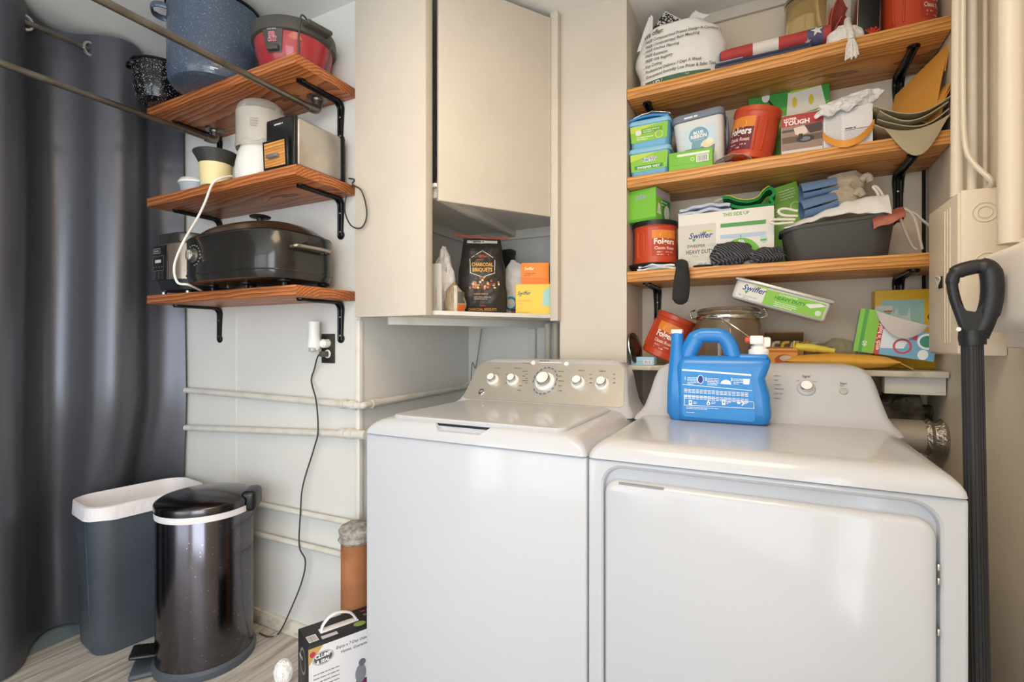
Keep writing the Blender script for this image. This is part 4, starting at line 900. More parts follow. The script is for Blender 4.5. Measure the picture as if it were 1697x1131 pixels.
kn = MB().lathe([(.026, 0), (.026, .004), (.021, .006), (.020, .018), (.018, .020)], M('dial_chrome', '#8f8b85', .25, .8), 32, xf=Matrix.Translation((kx, -.1705, .115)) @ Matrix.Rotation(PI / 2, 4, 'X')).box((kx - .005, -.198, .098), (kx + .005, -.186, .132), chrome, .003).build('temperature_dial', ro)
pr = Print(front(0, 0, -.1712))
for k in range(11):
    a = math.radians(120 - k * 20); pr.text(str([150, 200, 250, 300, 325, 350, 375, 400, 425, 450, 475][k])[0:3], kx + .038 * math.cos(a), .113 + .036 * math.sin(a), .006, '#cfcac2', 'c')
pr.lines(kx - .058, .062, .026, 1, .01, .003, '#a9a49c', 2)
pr.build('printed_legend', ro)
co = thing('multi_cooker', 'steel and black multi-cooker with digital panel beside the roaster', 'cooker', (-2.185, 1.30, Z3))
cs = M('cooker_steel', '#a8998a', .33, .7)
MB().loft([brect(.18, .18, .05, .014), brect(.215, .215, .06, .02), brect(.236, .236, .07, .055), brect(.238, .238, .07, .062)], M('cooker_black', '#20242a', .35)).build('base', co)
MB().loft([brect(.237, .237, .07, .06), brect(.239, .239, .07, .2), brect(.236, .236, .07, .21)], cs).build('housing', co)
MB().loft([brect(.244, .244, .075, .208), brect(.248, .248, .075, .216), brect(.247, .247, .075, .245), brect(.236, .236, .07, .25), brect(.2, .2, .06, .252)], M('cooker_lid', '#4a4641', .25, .5)).build('lid', co)
cp = MB().box((-.108, -.124, .06), (.008, -.117, .204), M('gloss_black'), .008, 3).build('control_panel', co)
pr = Print(front(0, 0, -.124))
pr.rect(-.09, .172, .05, .02, '#9b9da0').rect(-.088, .174, .046, .016, '#1c1d20').lines(-.083, .179, .036, 1, .01, .006, '#8b8d90', 2)
pr.ring(-.05, .13, .0, .0, '#7c7f84')
for x, y, w, h in ((-.094, .1, .08, .001), (-.094, .16, .08, .001), (-.094, .1, .001, .06), (-.015, .1, .001, .061)): pr.rect(x, y, w, h, '#7f8388')
pr.text('8888', -.055, .133, .018, '#f0efe8', 'c', .02, fit=.042)
for k in range(4): pr.ell(-.086 + k * .02, .115, .0015, .0015, '#d5d5d0')
for k in range(6): pr.ring(-.078 + (k % 3) * .028, .09 - (k // 3) * .018, .007, .001, '#6d7176', n=12)
pr.build('panel_print', cp)
for x in (-.085, .085):
    for y in (-.085, .085): MB().lathe([(.011, 0), (.011, .015)], steel, 14, c=(x, y, 0)).build('foot', co)

# ================================================================== corner cabinet contents
ZCB = 1.3288
cbk = M('charcoal_paper', '#33312f', .38, bump=(25, .35))
P = Pillow([(0, -.098), (.04, -.105), (.16, -.098), (.26, -.083), (.315, -.076)], [(0, .098), (.04, .105), (.16, .098), (.26, .083), (.315, .076)], [(0, .10), (.05, .125), (.16, .11), (.26, .06), (.30, .022), (.315, .012)], .315, .006, 16, 3, 3.0)
ch = thing('charcoal_bag', 'black paper bag of charcoal briquets in the cubby', 'bag', (Xu(799, 1.79), 1.79, ZCB), (0, 0, math.radians(32)))
P.build(MB(), cbk).build('bag_body', ch)
pr = Print(lambda x, y, e: Vector((x, P.y(x, y) - .0014 - e, y)), step=.006)
pr.rect(-.066, .006, .132, .302, '#33312f', .38)
hx = [(-.052, .228), (0, .262), (.052, .228), (.050, .165), (0, .148), (-.050, .165)]
for (a, b), (c, d) in zip(hx, hx[1:] + hx[:1]):
    n = 8; v = []; 
    for i in range(n + 1): t = i / n; v += [(a + (c - a) * t, b + (d - b) * t), ((a + (c - a) * t) * .95, (b + (d - b) * t - .205) * .95 + .205)]
    pr._put(v, [[2 * i, 2 * i + 2, 2 * i + 3, 2 * i + 1] for i in range(n)], '#e8e4dc')
pr.text('HyVee', 0, .232, .015, '#c9423a', 'c', .03, .2, fit=.03).lines(-.025, .219, .05, 1, .01, .004, '#9a6c45', 3)
pr.text('CHARCOAL', 0, .194, .022, '#eab45c', 'c', .03, fit=.088).text('BRIQUETS', 0, .172, .022, '#eab45c', 'c', .03, fit=.080)
R = random.Random(4)
for k in range(70):
    x, y = R.gauss(0, .035), .112 + abs(R.gauss(0, .014)) - R.random() * .012
    if abs(x) < .078: pr.ell(x, y, R.uniform(.003, .007), R.uniform(.003, .006), R.choice(['#c98a5a', '#f0d9b5', '#8c3a2a', '#e9c9a0', '#5b4a42', '#d9a03c', '#b8573a']), n=8)
pr.lines(-.035, .078, .07, 1, .01, .004, '#c98a5a', 6).lines(-.035, .066, .07, 2, .008, .003, '#b9a08c', 5)
pr.text('HyVee', 0, .030, .010, '#c9423a', 'c', .03, .2, fit=.022).text('CHARCOAL BRIQUETS', 0, .014, .014, '#d9973f', 'c', .02, fit=.115)
pr.rect(-.062, .293, .124, .012, '#d8d2c6').lines(-.058, .296, .116, 1, .01, .006, '#2f2c2a', 7)
pr.build('bag_print', ch)
MB().sheet(lambda a, b: (-.115 + .225 * a, -.012 + .006 * math.sin(a * 9), .314 + .011 * b + .012 * (1 - a) ** 3 - .004 * math.sin(a * PI)), 20, 2, M('bag_ribbon', '#9a5340', .6), .003).build('top_fold', ch)
wpl = M('white_poly', '#e4e3e2', .35, bump=(18, .5), sss=.1)
def bagP(label, x, y, z, L, R, T, h, seed, rz=0, mat=None, amp=.014, name='plastic_bag', cat='bag', sc=16, grp=None):
    t = thing(name, label, cat, (x, y, z), (0, 0, rz), grp)
    Pb = Pillow(L, R, T, h, amp, sc, seed, 2.2); Pb.build(MB(), mat or wpl, 30, 34).build('bag_body', t); return t, Pb
t, _ = bagP('crumpled white plastic bag left of the charcoal bag', Xu(737, 1.66), 1.665, ZCB, [(0, -.03), (.06, -.036), (.14, -.038), (.2, -.036), (.25, -.03), (.27, -.02)], [(0, .03), (.08, .034), (.16, .036), (.19, .022), (.22, .026), (.27, .004)], [(0, .05), (.1, .07), (.19, .05), (.23, .06), (.27, .015)], .27, 4, math.radians(30), amp=.016, sc=26)
pr = Print(lambda x, y, e: Vector((x, _.y(x, y) - .0015 - e, y))); pr.lines(.004, .178, .022, 3, .008, .005, '#b5324f', 6).build('bag_print', t)
t, _ = bagP('clear bag of brown grain with an orange label', Xu(749, 1.60), 1.62, ZCB, [(0, -.036), (.03, -.042), (.08, -.034), (.125, -.005)], [(0, .034), (.03, .044), (.07, .036), (.125, .002)], [(0, .05), (.05, .055), (.1, .03), (.125, .008)], .125, 11, math.radians(35), M('grain_bag', '#a29274', .3, bump=(60, .4), mix=('#c9bda3', 14, .4, .7)), .006)
pr = Print(lambda x, y, e: Vector((x, _.y(x, y) - .0012 - e, y)), step=.006); pr.rect(-.004, .004, .012, .10, '#d9d4c8').rect(.010, .036, .028, .045, '#5a5853').rect(.008, .004, .03, .028, '#d4682a'); pr.build('bag_label', t)
t, w, h, yf = carton('white_carton', 'slim white carton standing at the cubby side panel', 'box', 716, 729.5, 437, 1.545, .014, ZCB, K('#efeeea', .4), (0, 0, math.radians(0)))
Print(front(w, h, yf)).lines(-.004, h * .5, .008, 12, .006, .002, '#c98b80', 3).build('fine_print', t)
t, _ = bagP('white shopping bag with blue print right of the charcoal bag', Xu(853, 1.97), 1.985, ZCB, [(0, -.05), (.06, -.05), (.14, -.055), (.21, -.045), (.25, -.03)], [(0, .05), (.08, .055), (.16, .062), (.22, .045), (.25, .0)], [(0, .08), (.1, .09), (.2, .06), (.25, .02)], .25, 21, math.radians(20))
pr = Print(lambda x, y, e: Vector((x, _.y(x, y) - .0015 - e, y)), step=.006); pr.poly([(-.045, .09), (.05, .135), (.05, .122), (-.045, .07)], '#2b4a86').ring(-.02, .055, .03, .009, '#3f9ac9').rect(-.02, .02, .03, .012, '#5a6a3a').ell(.0, .012, .02, .012, '#b5557a'); pr.build('bag_print', t)
t, w, h, yf = carton('black_box', 'black box standing behind the charcoal bag', 'box', 828, 846, 414, 2.09, .05, ZCB, M('box_black', '#242424', .5))
MB().box((-w / 2 - .003, yf - .003, h - .02), (w / 2 + .003, -yf + .003, h + .001), M('box_black'), .002).build('lid', t)
rzb = math.radians(20)
t, w, h, yf = carton('duster_carton', 'yellow duster refill carton under the orange one', 'box', 856, 909, 471, 1.865, .085, ZCB, K('#f0cf52', .45), (0, 0, rzb)); t.location.x -= .012
pr = Print(front(w, h, yf)); pr.rect(-w / 2 + .001, .001, w - .002, h - .002, '#f0cf52'); pr.swiffer(-w / 2 + .008, h * .62, .055, '#233a7c').text('DUSTERS', -w / 2 + .012, h * .42, .013, '#e58f4a', fit=.05).lines(-w / 2 + .01, h * .35, .05, 1, .01, .002, '#e0a94a').poly([(w / 2 - .03, h * .75), (w / 2 - .001, h * .92), (w / 2 - .001, h * .25), (w / 2 - .035, h * .3)], '#a9d6cf').lines(-w / 2 + .006, h * .06, w * .8, 1, .01, .002, '#c9993c'); pr.build('front_print', t)
h0 = h
t, w, h, yf = carton('scent_carton', 'orange refill carton stacked on the yellow one', 'box', 864, 906, 433, 1.873, .07, ZCB + h0 + .0005, K('#f08c2e', .45), (0, 0, rzb), h=.088); t.location.x -= .008
pr = Print(front(w, h, yf)); pr.text('Swiffer', -w / 2 + .014, h * .66, .017, '#fbe9c6', bold=.03, shear=.2, fit=.04).lines(-w / 2 + .012, h * .48, .05, 2, .008, .003, '#c05a20').rect(-w / 2, 0, w, h * .3, '#ee7a22'); pr.build('front_print', t)
# ================================================================== things on the golden alcove shelves
ZA, ZBb, ZCc, ZD = 2.1735, 1.8395, 1.4835, ZB + .0005
G_ = '#86c440'; green = M('swiffer_green', '#7cc242', .4); gdk = M('swiffer_dark_green', '#2c8a3c', .4)
# ---- top shelf
Yb = 1.985
xb = Xu(1124, Yb)
sx_ = (Xu(1200, Yb) - Xu(1050, Yb)) / 150
L = [(z, (u - 1124) * sx_) for z, u in ((0, 1057), (.05, 1060), (.12, 1050), (.2, 1062), (.235, 1072), (.255, 1084))]
Rr = [(z, (u - 1124) * sx_) for z, u in ((0, 1192), (.06, 1200), (.13, 1203), (.19, 1193), (.225, 1172), (.255, 1142))]
t = thing('shopping_bag', 'bulging white plastic shopping bag printed with store services', 'bag', (xb, Yb, ZA))
PB = Pillow(L, Rr, [(0, .12), (.06, .15), (.16, .15), (.222, .145), (.246, .08), (.255, .03)], .255, .008, 11, 31, 2.8)
PB.build(MB(), M('store_bag', '#ebe8e2', .33, bump=(16, .45), sss=.08), 40, 40).build('bag_body', t)
pr = Print(lambda x, y, e: Vector((x, PB.y(x, y) - .0045 - e, y)), step=.01)
tx = (1071 - 1124) * sx_; ink = '#4b4a40'
pr.text('We offer:', tx, .196, .024, '#566238', bold=.02, shear=.2, fit=.075)
for k, (s, wd) in enumerate((('. FREE Computerized Project Design-It-Centers', 118), ('. FREE Computerized Paint Matching', 92), ('. FREE Kitchen Planning', 60), ('. FREE Estimates', 41), ('. FREE Gift Registry', 50), ('. Key Cutting', 32), ('. Professional Delivery 7 Days A Week', 95), ('. Guaranteed Everyday Low Prices & Sales Too', 115))):
    pr.text(s, tx, .174 - k * .0187, .0145, ink, bold=.012, shear=.2, fit=wd * sx_)
pr.rect(tx + .005, .012, 105 * sx_, .018, '#3f6a4a').text('AND MUCH MORE', tx + .02, .014, .017, '#eceae2', bold=.03, shear=.2, fit=.15)
pr.build('bag_print', t)
for ua, ub, uc, zt0, zt1 in ((1056, 1082, 1078, .17, .315), (1138, 1176, 1152, .225, .285)):
    MB().sheet(lambda a, b: (((ua + (ub - ua) * b) * (1 - a) + (uc + 7 * (b - .5)) * a - 1124) * sx_, -.03 + .03 * a + .010 * math.sin(b * PI) * (1 - a), zt0 + (zt1 - zt0) * a + .012 * b * (1 - a) + .004 * math.sin(b * 9 + a * 3)), 14, 10, M('store_bag'), .0025).build('bag_handle', t)
mar = speckle('marbled_cover', '#23221f', '#d5d0c2', 150, .2, .5)
t = thing('composition_book', 'black marbled composition book poking out of the white bag', 'notebook', (Xu(1110, 2.0), 1.998, ZA + .232), (0, math.radians(-50), 0))
MB().box((-.06, -.006, -.06), (.06, .006, .075), mar, .004).build('cover', t)
MB().box((-.058, -.0045, -.058), (.0615, .0045, .073), K('#e9e4d6'), .001).build('pages', t)
# flag on a blue folder
fy = 1.945
t = thing('blue_folder', 'dark blue zip folder lying flat under the folded flag', 'folder', (Xu(1262, fy), fy, ZA))
x0, x1 = Xu(1187, fy) - t.location.x, Xu(1344, fy) - t.location.x
MB().box((x0, -.06, .0), (x1, .055, .02), M('folder_blue', '#3a3f5c', .5), .006, 3).build('folder_cover', t)
MB().box((x0 + .002, -.058, .0195), (x0 + .09, .05, .024), M('folder_pale', '#8fa3b5', .4), .002).build('folder_flap', t)
MB().tube([(x0 + .01, -.0605, .010), (x1 - .01, -.0605, .010)], .0022, black, 6).build('zipper', t)
t = thing('folded_flag', 'rolled red and white striped flag with a white star on blue', 'flag', (Xu(1275, fy), fy + .01, ZA + .0245))
fr_, fw_, fb_ = M('flag_red', '#b8423f', .7, bump=(60, .15)), M('flag_white', '#e6dfd6', .7, bump=(60, .15)), M('flag_blue', '#59597c', .7, bump=(60, .15))
def fx(u): return Xu(u, fy) - t.location.x
segs = [(1196, 1248, fr_), (1248, 1290, fw_), (1290, 1336, fr_), (1336, 1363, fb_), (1363, 1374, fr_)]
def frg(x, k=1.0):
    out = []
    for j in range(28):
        a = 2 * PI * j / 28; q = 1 + .06 * ns(math.cos(a) * 2 + x * 10, math.sin(a) * 2, 3)
        out.append(Vector((x, .052 * k * math.cos(a) * q, .031 + .031 * k * math.sin(a) * q)))
    return out
for i, (u0, u1, m) in enumerate(segs):
    n = 6; k0 = .93 if i == 0 else 1
    MB().loft([frg(fx(u0) + (fx(u1) - fx(u0)) * j / n, k0 + (1 - k0) * min(1, j / 2)) for j in range(n + 1)], m).build('flag_band', t)
sw = []
for k in range(50):
    a = k * .38; r = .046 - k * .0008; sw.append((fx(1196) - .002, r * math.cos(a), .031 + r * .58 * math.sin(a)))
MB().tube(sw, .0035, fb_, 6).build('rolled_edge', t)
for cu, cz, r in ((1352, .036, .019), (1338, .010, .009)):
    st_p = []
    for k in range(10):
        q = r if k % 2 == 0 else r * .4; a = PI / 2 + k * PI / 5 + .15; x = fx(cu) + q * math.cos(a); z = cz + q * math.sin(a)
        s = max(-1, min(1, (z - .031) / .031)); st_p.append(Vector((x, -.0535 * math.sqrt(max(0, 1 - s * s)) - .0022, z)))
    MB().loft([st_p, [p + Vector((0, .003, 0)) for p in st_p]], fw_).build('star', t)
amb = M('amber_glass', '#fbeecf', .04, trans=.97, ior=1.45)
t = thing('amber_jar', 'large amber glass canister behind the flag', 'jar', (Xu(1336, 2.06), 2.08, ZA))
MB().lathe([(.062, 0), (.066, .008), (.068, .03), (.068, .25), (.066, .256)], amb, 48, cap1=False).lathe([(.062, .256), (.064, .25), (.064, .03), (.05, .024)], amb, 48, cap0=False).build('glass_body', t)
MB().lathe([(.069, .256), (.069, .268), (.06, .272), (.02, .274)], amb, 48).build('glass_lid', t)
t = thing('red_scarf', 'crumpled coral red scarf heaped beside the flag', 'scarf', (Xu(1394, 1.985), 2.0, ZA))
rs = M('coral_cloth', '#b9584c', .8, bump=(60, .3))
for k, (dx, rz, hh, lean) in enumerate(((-.05, .4, .15, .0), (-.028, -.2, .18, -.01), (-.006, .5, .12, -.03))):
    MB().sheet(lambda a, b: (dx + (a - .5) * .035 * math.cos(rz) + lean * b + .010 * math.sin(b * 5 + k) + .045 * b, (a - .5) * .06 + .01 * math.sin(b * 4 + k), .002 + hh * b + .01 * math.sin(a * 5)), 8, 14, rs, .004).build('cloth_fold', t)
ws_ = M('white_knit', '#e9e5dd', .9, bump=(90, .6))
t = thing('white_scarf', 'white fringed scarf with its tassel hanging over the shelf edge', 'scarf', (Xu(1400, 1.90), 1.905, ZA))
x = lambda u: Xu(u, 1.88) - t.location.x
Pw = Pillow([(0, -.055), (.03, -.05), (.055, -.02)], [(0, .05), (.03, .048), (.055, .02)], [(0, .05), (.03, .05), (.055, .012)], .055, .010, 30, 8, 2.2); Pw.build(MB(), ws_, 24, 14).build('scarf_bundle', t)
MB().tube(spl([(x(1408), .02, .08), (x(1406), -.01, .05), (x(1409), -.032, .012), (x(1410), -.036, -.012)], 5), .010, ws_, 10).build('scarf_tail', t)
fg = MB(); R = random.Random(2)
for k in range(16):
    dx = (k / 15 - .5) * .026; fg.tube(spl([(x(1410) + dx * .4, -.036, -.01), (x(1410) + dx, -.038 - .006 * R.random(), -.035), (x(1411) + dx * 1.3, -.034, -.062 - .012 * R.random())], 4), .0022, ws_, 5)
o = fg.build('fringe', t); o['kind'] = 'stuff'
t = thing('black_case', 'flat black case with silver edge standing beside the red tub', 'case', (Xu(1432, 1.96), 1.965, ZA + .003), (0, math.radians(2), math.radians(3)))
MB().box((-.028, -.05, 0), (.03, .06, .2), M('case_black', '#151214', .4), .003).build('case_shell', t)
MB().box((-.0305, -.051, .003), (-.027, .061, .198), steel, .001).build('silver_edge', t)
t = thing('red_tassel', 'little red yarn tassel lying in front of the black case', 'tassel', (Xu(1444, 1.90), 1.897, ZA)); fg = MB()
for k in range(18):
    a = R.uniform(-1.3, 1.3); fg.tube([(0, 0, .004), (.024 * math.sin(a), -.004 + .008 * R.random(), .006 + .02 * abs(math.cos(a)))], .0015, M('red_yarn', '#c8402f', .9), 5)
o = fg.build('yarn_strands', t); o['kind'] = 'stuff'
MB().lathe([(.004, 0), (.005, .004), (.003, .008)], M('red_yarn'), 12).build('yarn_knot', t)

def coffee_can(label, loc, R_, Hh, rot, grip, lab, lid=True, inv=False, dark=False, grp='red plastic coffee cans'):
    t = thing('coffee_can', label, 'can', loc, rot, grp); m = M('can_red', '#c94a28', .35, coat=.2)
    MB().lathe([(R_ * .9, 0), (R_ * .97, .004), (R_ * .98, .02), (R_ * .95, .028), (R_ * .95, Hh * .86), (R_ * .98, Hh * .9), (R_, Hh * .91), (R_, Hh)], m, 56, cap1=lid).build('can_body', t)
    if not lid: MB().lathe([(R_ * .97, Hh), (R_ * .92, Hh * .9), (R_ * .92, .03), (.01, .02)], m, 56, cap0=False).build('can_interior', t)
    if lid: MB().lathe([(R_ * 1.03, Hh - .012), (R_ * 1.045, Hh - .004), (R_ * 1.03, Hh + .006), (R_ * .9, Hh + .007)], black, 56).build('lid', t)
    for a in (-1, 1):
        th = [(Hh * (.16 + .62 * i / 12), grip + a * (.20 - .05 * abs(i / 12 - .5)) ) for i in range(13)]
        MB().tube([(math.cos(g) * R_ * .955, math.sin(g) * R_ * .955, z) for z, g in th], R_ * .045, m, 8).build('grip_ridge', t)
    f = lambda x, y, e: Vector((math.cos(lab + x / R_) * (R_ * .952 + e), math.sin(lab + x / R_) * (R_ * .952 + e), y))
    pr = Print(f, step=.006); w = R_ * 1.25
    pr.rect(-w / 2, Hh * .16, w, Hh * .64, '#b8402c' if not dark else '#6e2438').rect(-w / 2, Hh * .60, w, Hh * .2, '#e58a35').ell(0, Hh * .66, w * .22, Hh * .09, '#f3c77a')
    pr.text('Folgers', 0, Hh * .46, Hh * .19, '#f6efe4', 'c', .03, fit=w * .86).text('Classic Roast', 0, Hh * .33, Hh * .10, '#f2d9c4', 'c', .02, fit=w * .82).lines(-w * .32, Hh * .25, w * .64, 2, Hh * .06, Hh * .028, '#e9b79f', 3)
    pr.build('can_label', t); return t
# camera-facing angle on an alcove shelf is about -80 degrees
coffee_can('red coffee can at the end of the flag shelf', (.400, 1.985, ZA), .075, .19, (0, 0, 0), math.radians(-120), math.radians(-40), False)

# ---- second shelf
def tub(label, u0, u1, Yf, zb, h, word, grp='stacked wet cloth tubs', openlid=False):
    x0, x1 = Xu(u0, Yf), Xu(u1, Yf); w = x1 - x0; d = .10
    t = thing('wipes_tub', label, 'tub', ((x0 + x1) / 2, Yf + d / 2, zb), group=grp)
    rr_ = lambda k, z, r=.016: rrect(w * k, d * k, r, 5, (0, 0), z)
    MB().loft([rr_(.86, 0), rr_(.9, .004), rr_(.97, h * .8), rr_(.975, h * .84)], M('tub_blue', '#6fb2d6', .35)).build('tub_body', t)
    MB().loft([rr_(1.02, h * .83), rr_(1.04, h * .86), rr_(1.04, h * .93), rr_(1.0, h * .985), rr_(.9, h - .001)], M('tub_lid', '#8cc3de', .3)).build('lid', t)
    yy = lambda z: -(d / 2) * (.9 + .07 * z / (h * .8))
    pr = Print(lambda x, y, e: Vector((x, yy(y) - .0008 - e, y)))
    pr.poly([(-w * .44, h * .2), (w * .43, h * .24), (w * .455, h * .79), (-w * .465, h * .79)], '#8fc742').poly([(-w * .465, h * .79), (w * .2, h * .79), (-w * .455, h * .55)], '#c3d84e')
    if word:
        pr.text('Swiffer', -w * .17, h * .52, h * .2, '#ffffff', bold=.06, shear=.25, fit=w * .38).text('Swiffer', -w * .17, h * .52, h * .2, '#4a4f8a', bold=.01, shear=.25, fit=w * .38).rect(-w * .36, h * .27, w * .7, h * .13, '#3c9a4c').text('SWEEPER WET', -w * .01, h * .29, h * .11, '#f4f7ef', 'c', .02, fit=w * .55)
    else:
        pr.ell(-w * .26, h * .55, w * .075, h * .1, '#dfe4dc').rect(-w * .18, h * .5, w * .5, h * .17, '#6ca63c').lines(-w * .15, h * .6, w * .4, 2, h * .07, h * .03, '#cfe3b4').lines(-w * .3, h * .36, w * .4, 2, h * .07, h * .03, '#e5f0d2').ring(w * .24, h * .4, w * .09, .0015, '#e5f0d2')
    pr.build('tub_label', t); return t
h1 = Zv(1075, 243, 1.905) - ZBb; h2 = Zv(1075, 197, 1.905) - Zv(1075, 243, 1.905)
tub('lower green and blue wet cloth tub marked sweeper wet', 1042, 1110, 1.905, ZBb, h1, True)
tub('upper green and blue wet cloth tub under the blue packet', 1042, 1110, 1.905, ZBb + h1 + .0005, h2, False)
t = thing('cloth_packet', 'flat bright blue packet with silvery wrap topping the tubs', 'packet', (Xu(1075, 1.95), 1.95, ZBb + h1 + h2 + .001))
Pk = (Xu(1110, 1.95) - Xu(1041, 1.95)) / 2
MB().sheet(lambda a, b: ((a - .5) * 2 * Pk, -.035 + .09 * b, .004 + .012 * math.sin(a * PI) * (1 - b) + .004 * b), 12, 6, M('packet_blue', '#3d8fd6', .35), .008).build('blue_layer', t)
MB().sheet(lambda a, b: ((a - .5) * 1.9 * Pk + .01, -.03 + .09 * b, .012 + .018 * math.sin(a * PI) + .006 * ns(a * 6, b * 6, 2)), 14, 8, M('silver_wrap', '#d4d8da', .2, .5, bump=(30, .5)), .002).build('silver_wrap', t)
# ice cream pail
x0, x1 = Xu(1118, 1.93), Xu(1207, 1.93); pw = x1 - x0; ph = .213; pd_ = .16
t = thing('ice_cream_pail', 'white ice cream pail with slate blue lid and handle', 'pail', ((x0 + x1) / 2, 2.015, ZBb + .001), (0, math.radians(-4), 0))
t.location.z += .0085
pw *= .97
prr = lambda k, z: rrect(pw * k, pd_ * k, .026, 6, (0, 0), z)
MB().loft([prr(.82, 0), prr(.86, .004), prr(.98, ph * .86), prr(.985, ph * .88)], M('pail_white', '#dfe1df', .4, sss=.1)).build('pail_body', t)
slate = M('slate_plastic', '#7d8798', .4)
MB().loft([prr(1.0, ph * .86), prr(1.05, ph * .875), prr(1.05, ph * .95), prr(1.02, ph * .985), prr(.96, ph)], slate).build('lid', t)
MB().tube(spl([(pw * .515, -.02, ph * .9), (pw * .54, -.03, ph * .82), (pw * .53, -.04, ph * .6), (pw * .51, -.03, ph * .42), (pw * .5, .0, ph * .36), (pw * .5, .03, ph * .42), (pw * .53, .04, ph * .6), (pw * .54, .03, ph * .82), (pw * .515, .02, ph * .9)], 5), .003, slate, 8).build('bail_handle', t)
yy = lambda z: -(pd_ / 2) * (.86 + .12 * z / (ph * .86))
pr = Print(lambda x, y, e: Vector((x, yy(y) - .001 - e, y)))
pr.poly([(-pw * .26, ph * .24), (pw * .27, ph * .24), (pw * .34, ph * .74), (-pw * .34, ph * .74)], '#cfe4ee').poly([(-pw * .26, ph * .24), (pw * .27, ph * .24), (pw * .295, ph * .38), (-pw * .28, ph * .38)], '#7a8494')
pr.poly([(-pw * .16, ph * .38), (pw * .02, ph * .36), (pw * .04, ph * .55), (-pw * .12, ph * .55)], '#7eaac0').ell(0, ph * .58, pw * .19, ph * .145, '#7eaac0').ell(pw * .16, ph * .42, pw * .12, ph * .07, '#f0e6c2').ell(pw * .20, ph * .45, pw * .07, ph * .05, '#f7f1d8')
pr.text('BLUE', 0, ph * .61, ph * .07, '#ffffff', 'c', .03, fit=pw * .19).text('RIBBON', 0, ph * .54, ph * .085, '#ffffff', 'c', .03, fit=pw * .31).text('CLASSICS', 0, ph * .50, ph * .03, '#e3eef3', 'c', fit=pw * .2).text('FRENCH VANILLA', 0, ph * .30, ph * .045, '#f2f2f0', 'c', .02, fit=pw * .44).lines(-pw * .2, ph * .27, pw * .3, 1, .01, .0025, '#d5d8de')
pr.build('pail_label', t)
Print(front(0, 0, -pd_ * .525)).lines(-pw * .25, ph * .9, pw * .5, 1, .01, .006, '#eceff2', 3).build('lid_lettering', t)
t, w, h, yf = carton('green_carton', 'small lime green carton before the ice cream pail', 'box', 1108, 1181, 249, 1.888, .04, ZBb, green)
pr = Print(front(w, h, yf)); pr.rect(-w * .3, h * .72, w * .73, h * .13, '#eef1e6').barcode(w * .14, h * .3, w * .27, h * .38, 4).ring(w * .05, h * .5, h * .1, .002, '#e5f0d2').rect(-w / 2, h * .27, w, h * .012, '#6bab32'); pr.build('front_print', t)
t = thing('zip_bag', 'clear zip bag of small parts below the tilted coffee can', 'bag', (Xu(1214, 1.90), 1.903, ZBb))
MB().sheet(lambda a, b: ((a - .5) * .12, -.016 + .05 * b, .004 + (.032 * math.sin(a * PI) ** .7 + .006 * ns(a * 7, b * 5, 3)) * (1 - .5 * abs(b - .5))), 18, 8, M('zip_clear', '#e8e4de', .15, trans=.6, ior=1.2, bump=(30, .4)), .0015).build('bag_film', t)
MB().box((-.048, -.006, .0015), (.0, .022, .007), M('zip_blue', '#7fa3c4', .4), .002).build('bag_contents', t)
coffee_can('red coffee can tilted against the power tool carton', (Xu(1240, 1.985), 1.985, ZBb + .0165), .079, .178, (0, math.radians(10.5), 0), math.radians(-72), math.radians(-124), False, dark=True)
t, w, h, yf = carton('green_refill_carton', 'bright green sweeper refill carton standing behind the coffee can', 'box', 1240, 1374, 140, 2.085, .055, ZBb, green, bev=.002)
t.location.x += .002
pr = Print(front(w, h, yf)); pr.rect(-w / 2 + .001, h * .7, w - .002, h * .29, '#3fa546').rect(-w / 2 + .001, h * .64, w - .002, h * .10, '#5fb544').poly([(-w * .02, h * .62), (w * .46, h * .68), (w * .40, h * .92), (w * .0, h * .9)], '#efeee2').ell(w * .08, h * .78, w * .03, h * .06, '#e4cf3c').ell(w * .28, h * .78, w * .03, h * .06, '#e4cf3c').poly([(-w * .28, h * .88), (-w * .25, h * .88), (-w * .06, h * .64), (-w * .09, h * .64)], '#1d2b1c').ell(-w * .28, h * .9, w * .05, h * .06, '#f1f1ea').poly([(w * .02, h * .95), (w * .44, h * .97), (w * .44, h * .92), (w * .03, h * .89)], '#a9d84a')
pr.lines(-w * .42, h * .72, w * .14, 3, .009, .003, '#dff0cc', 2); pr.build('front_print', t)
t, w, h, yf = carton('power_tool_carton', 'red and grey power tool carton with a photo panel', 'box', 1295, 1364, 188, 1.905, .12, ZBb, K('#d9d5d1', .45))
pr = Print(front(w, h, yf)); pr.rect(-w / 2, h * .72, w, h * .28, '#b2383c').text('HYPER', -w * .44, h * .87, .012, '#f4efec', bold=.03, fit=w * .32).text('TOUGH', -w * .44, h * .75, .020, '#f7f3f0', bold=.04, fit=w * .62)
pr.rect(-w * .49, h * .12, w * .98, h * .6, '#9c8577').rect(-w * .49, h * .3, w * .98, h * .16, '#6d564b').rect(-w * .49, h * .58, w * .98, h * .06, '#5b4a44').poly([(-w * .2, h * .66), (w * .1, h * .7), (w * .14, h * .5), (-w * .05, h * .46), (-w * .16, h * .5)], '#e8d3c6').poly([(w * .05, h * .7), (w * .48, h * .72), (w * .48, h * .5), (w * .2, h * .48)], '#4a3a38').ell(w * .08, h * .36, w * .22, h * .09, '#3b3a3d').ell(w * .08, h * .36, w * .12, h * .05, '#7d7f84').rect(-w * .08, h * .36, w * .1, h * .14, '#2d2d30').rect(-w * .49, 0, w * .98, h * .12, '#ded9d4')
pr.build('front_print', t)
MB().sheet(lambda a, b: (-w / 2 + w * a + .004 * b, yf + .09 * b, h + .001 + .022 * math.sin(b * PI / 2)), 4, 6, K('#cfcac6', .5), .0015).build('top_flap', t)
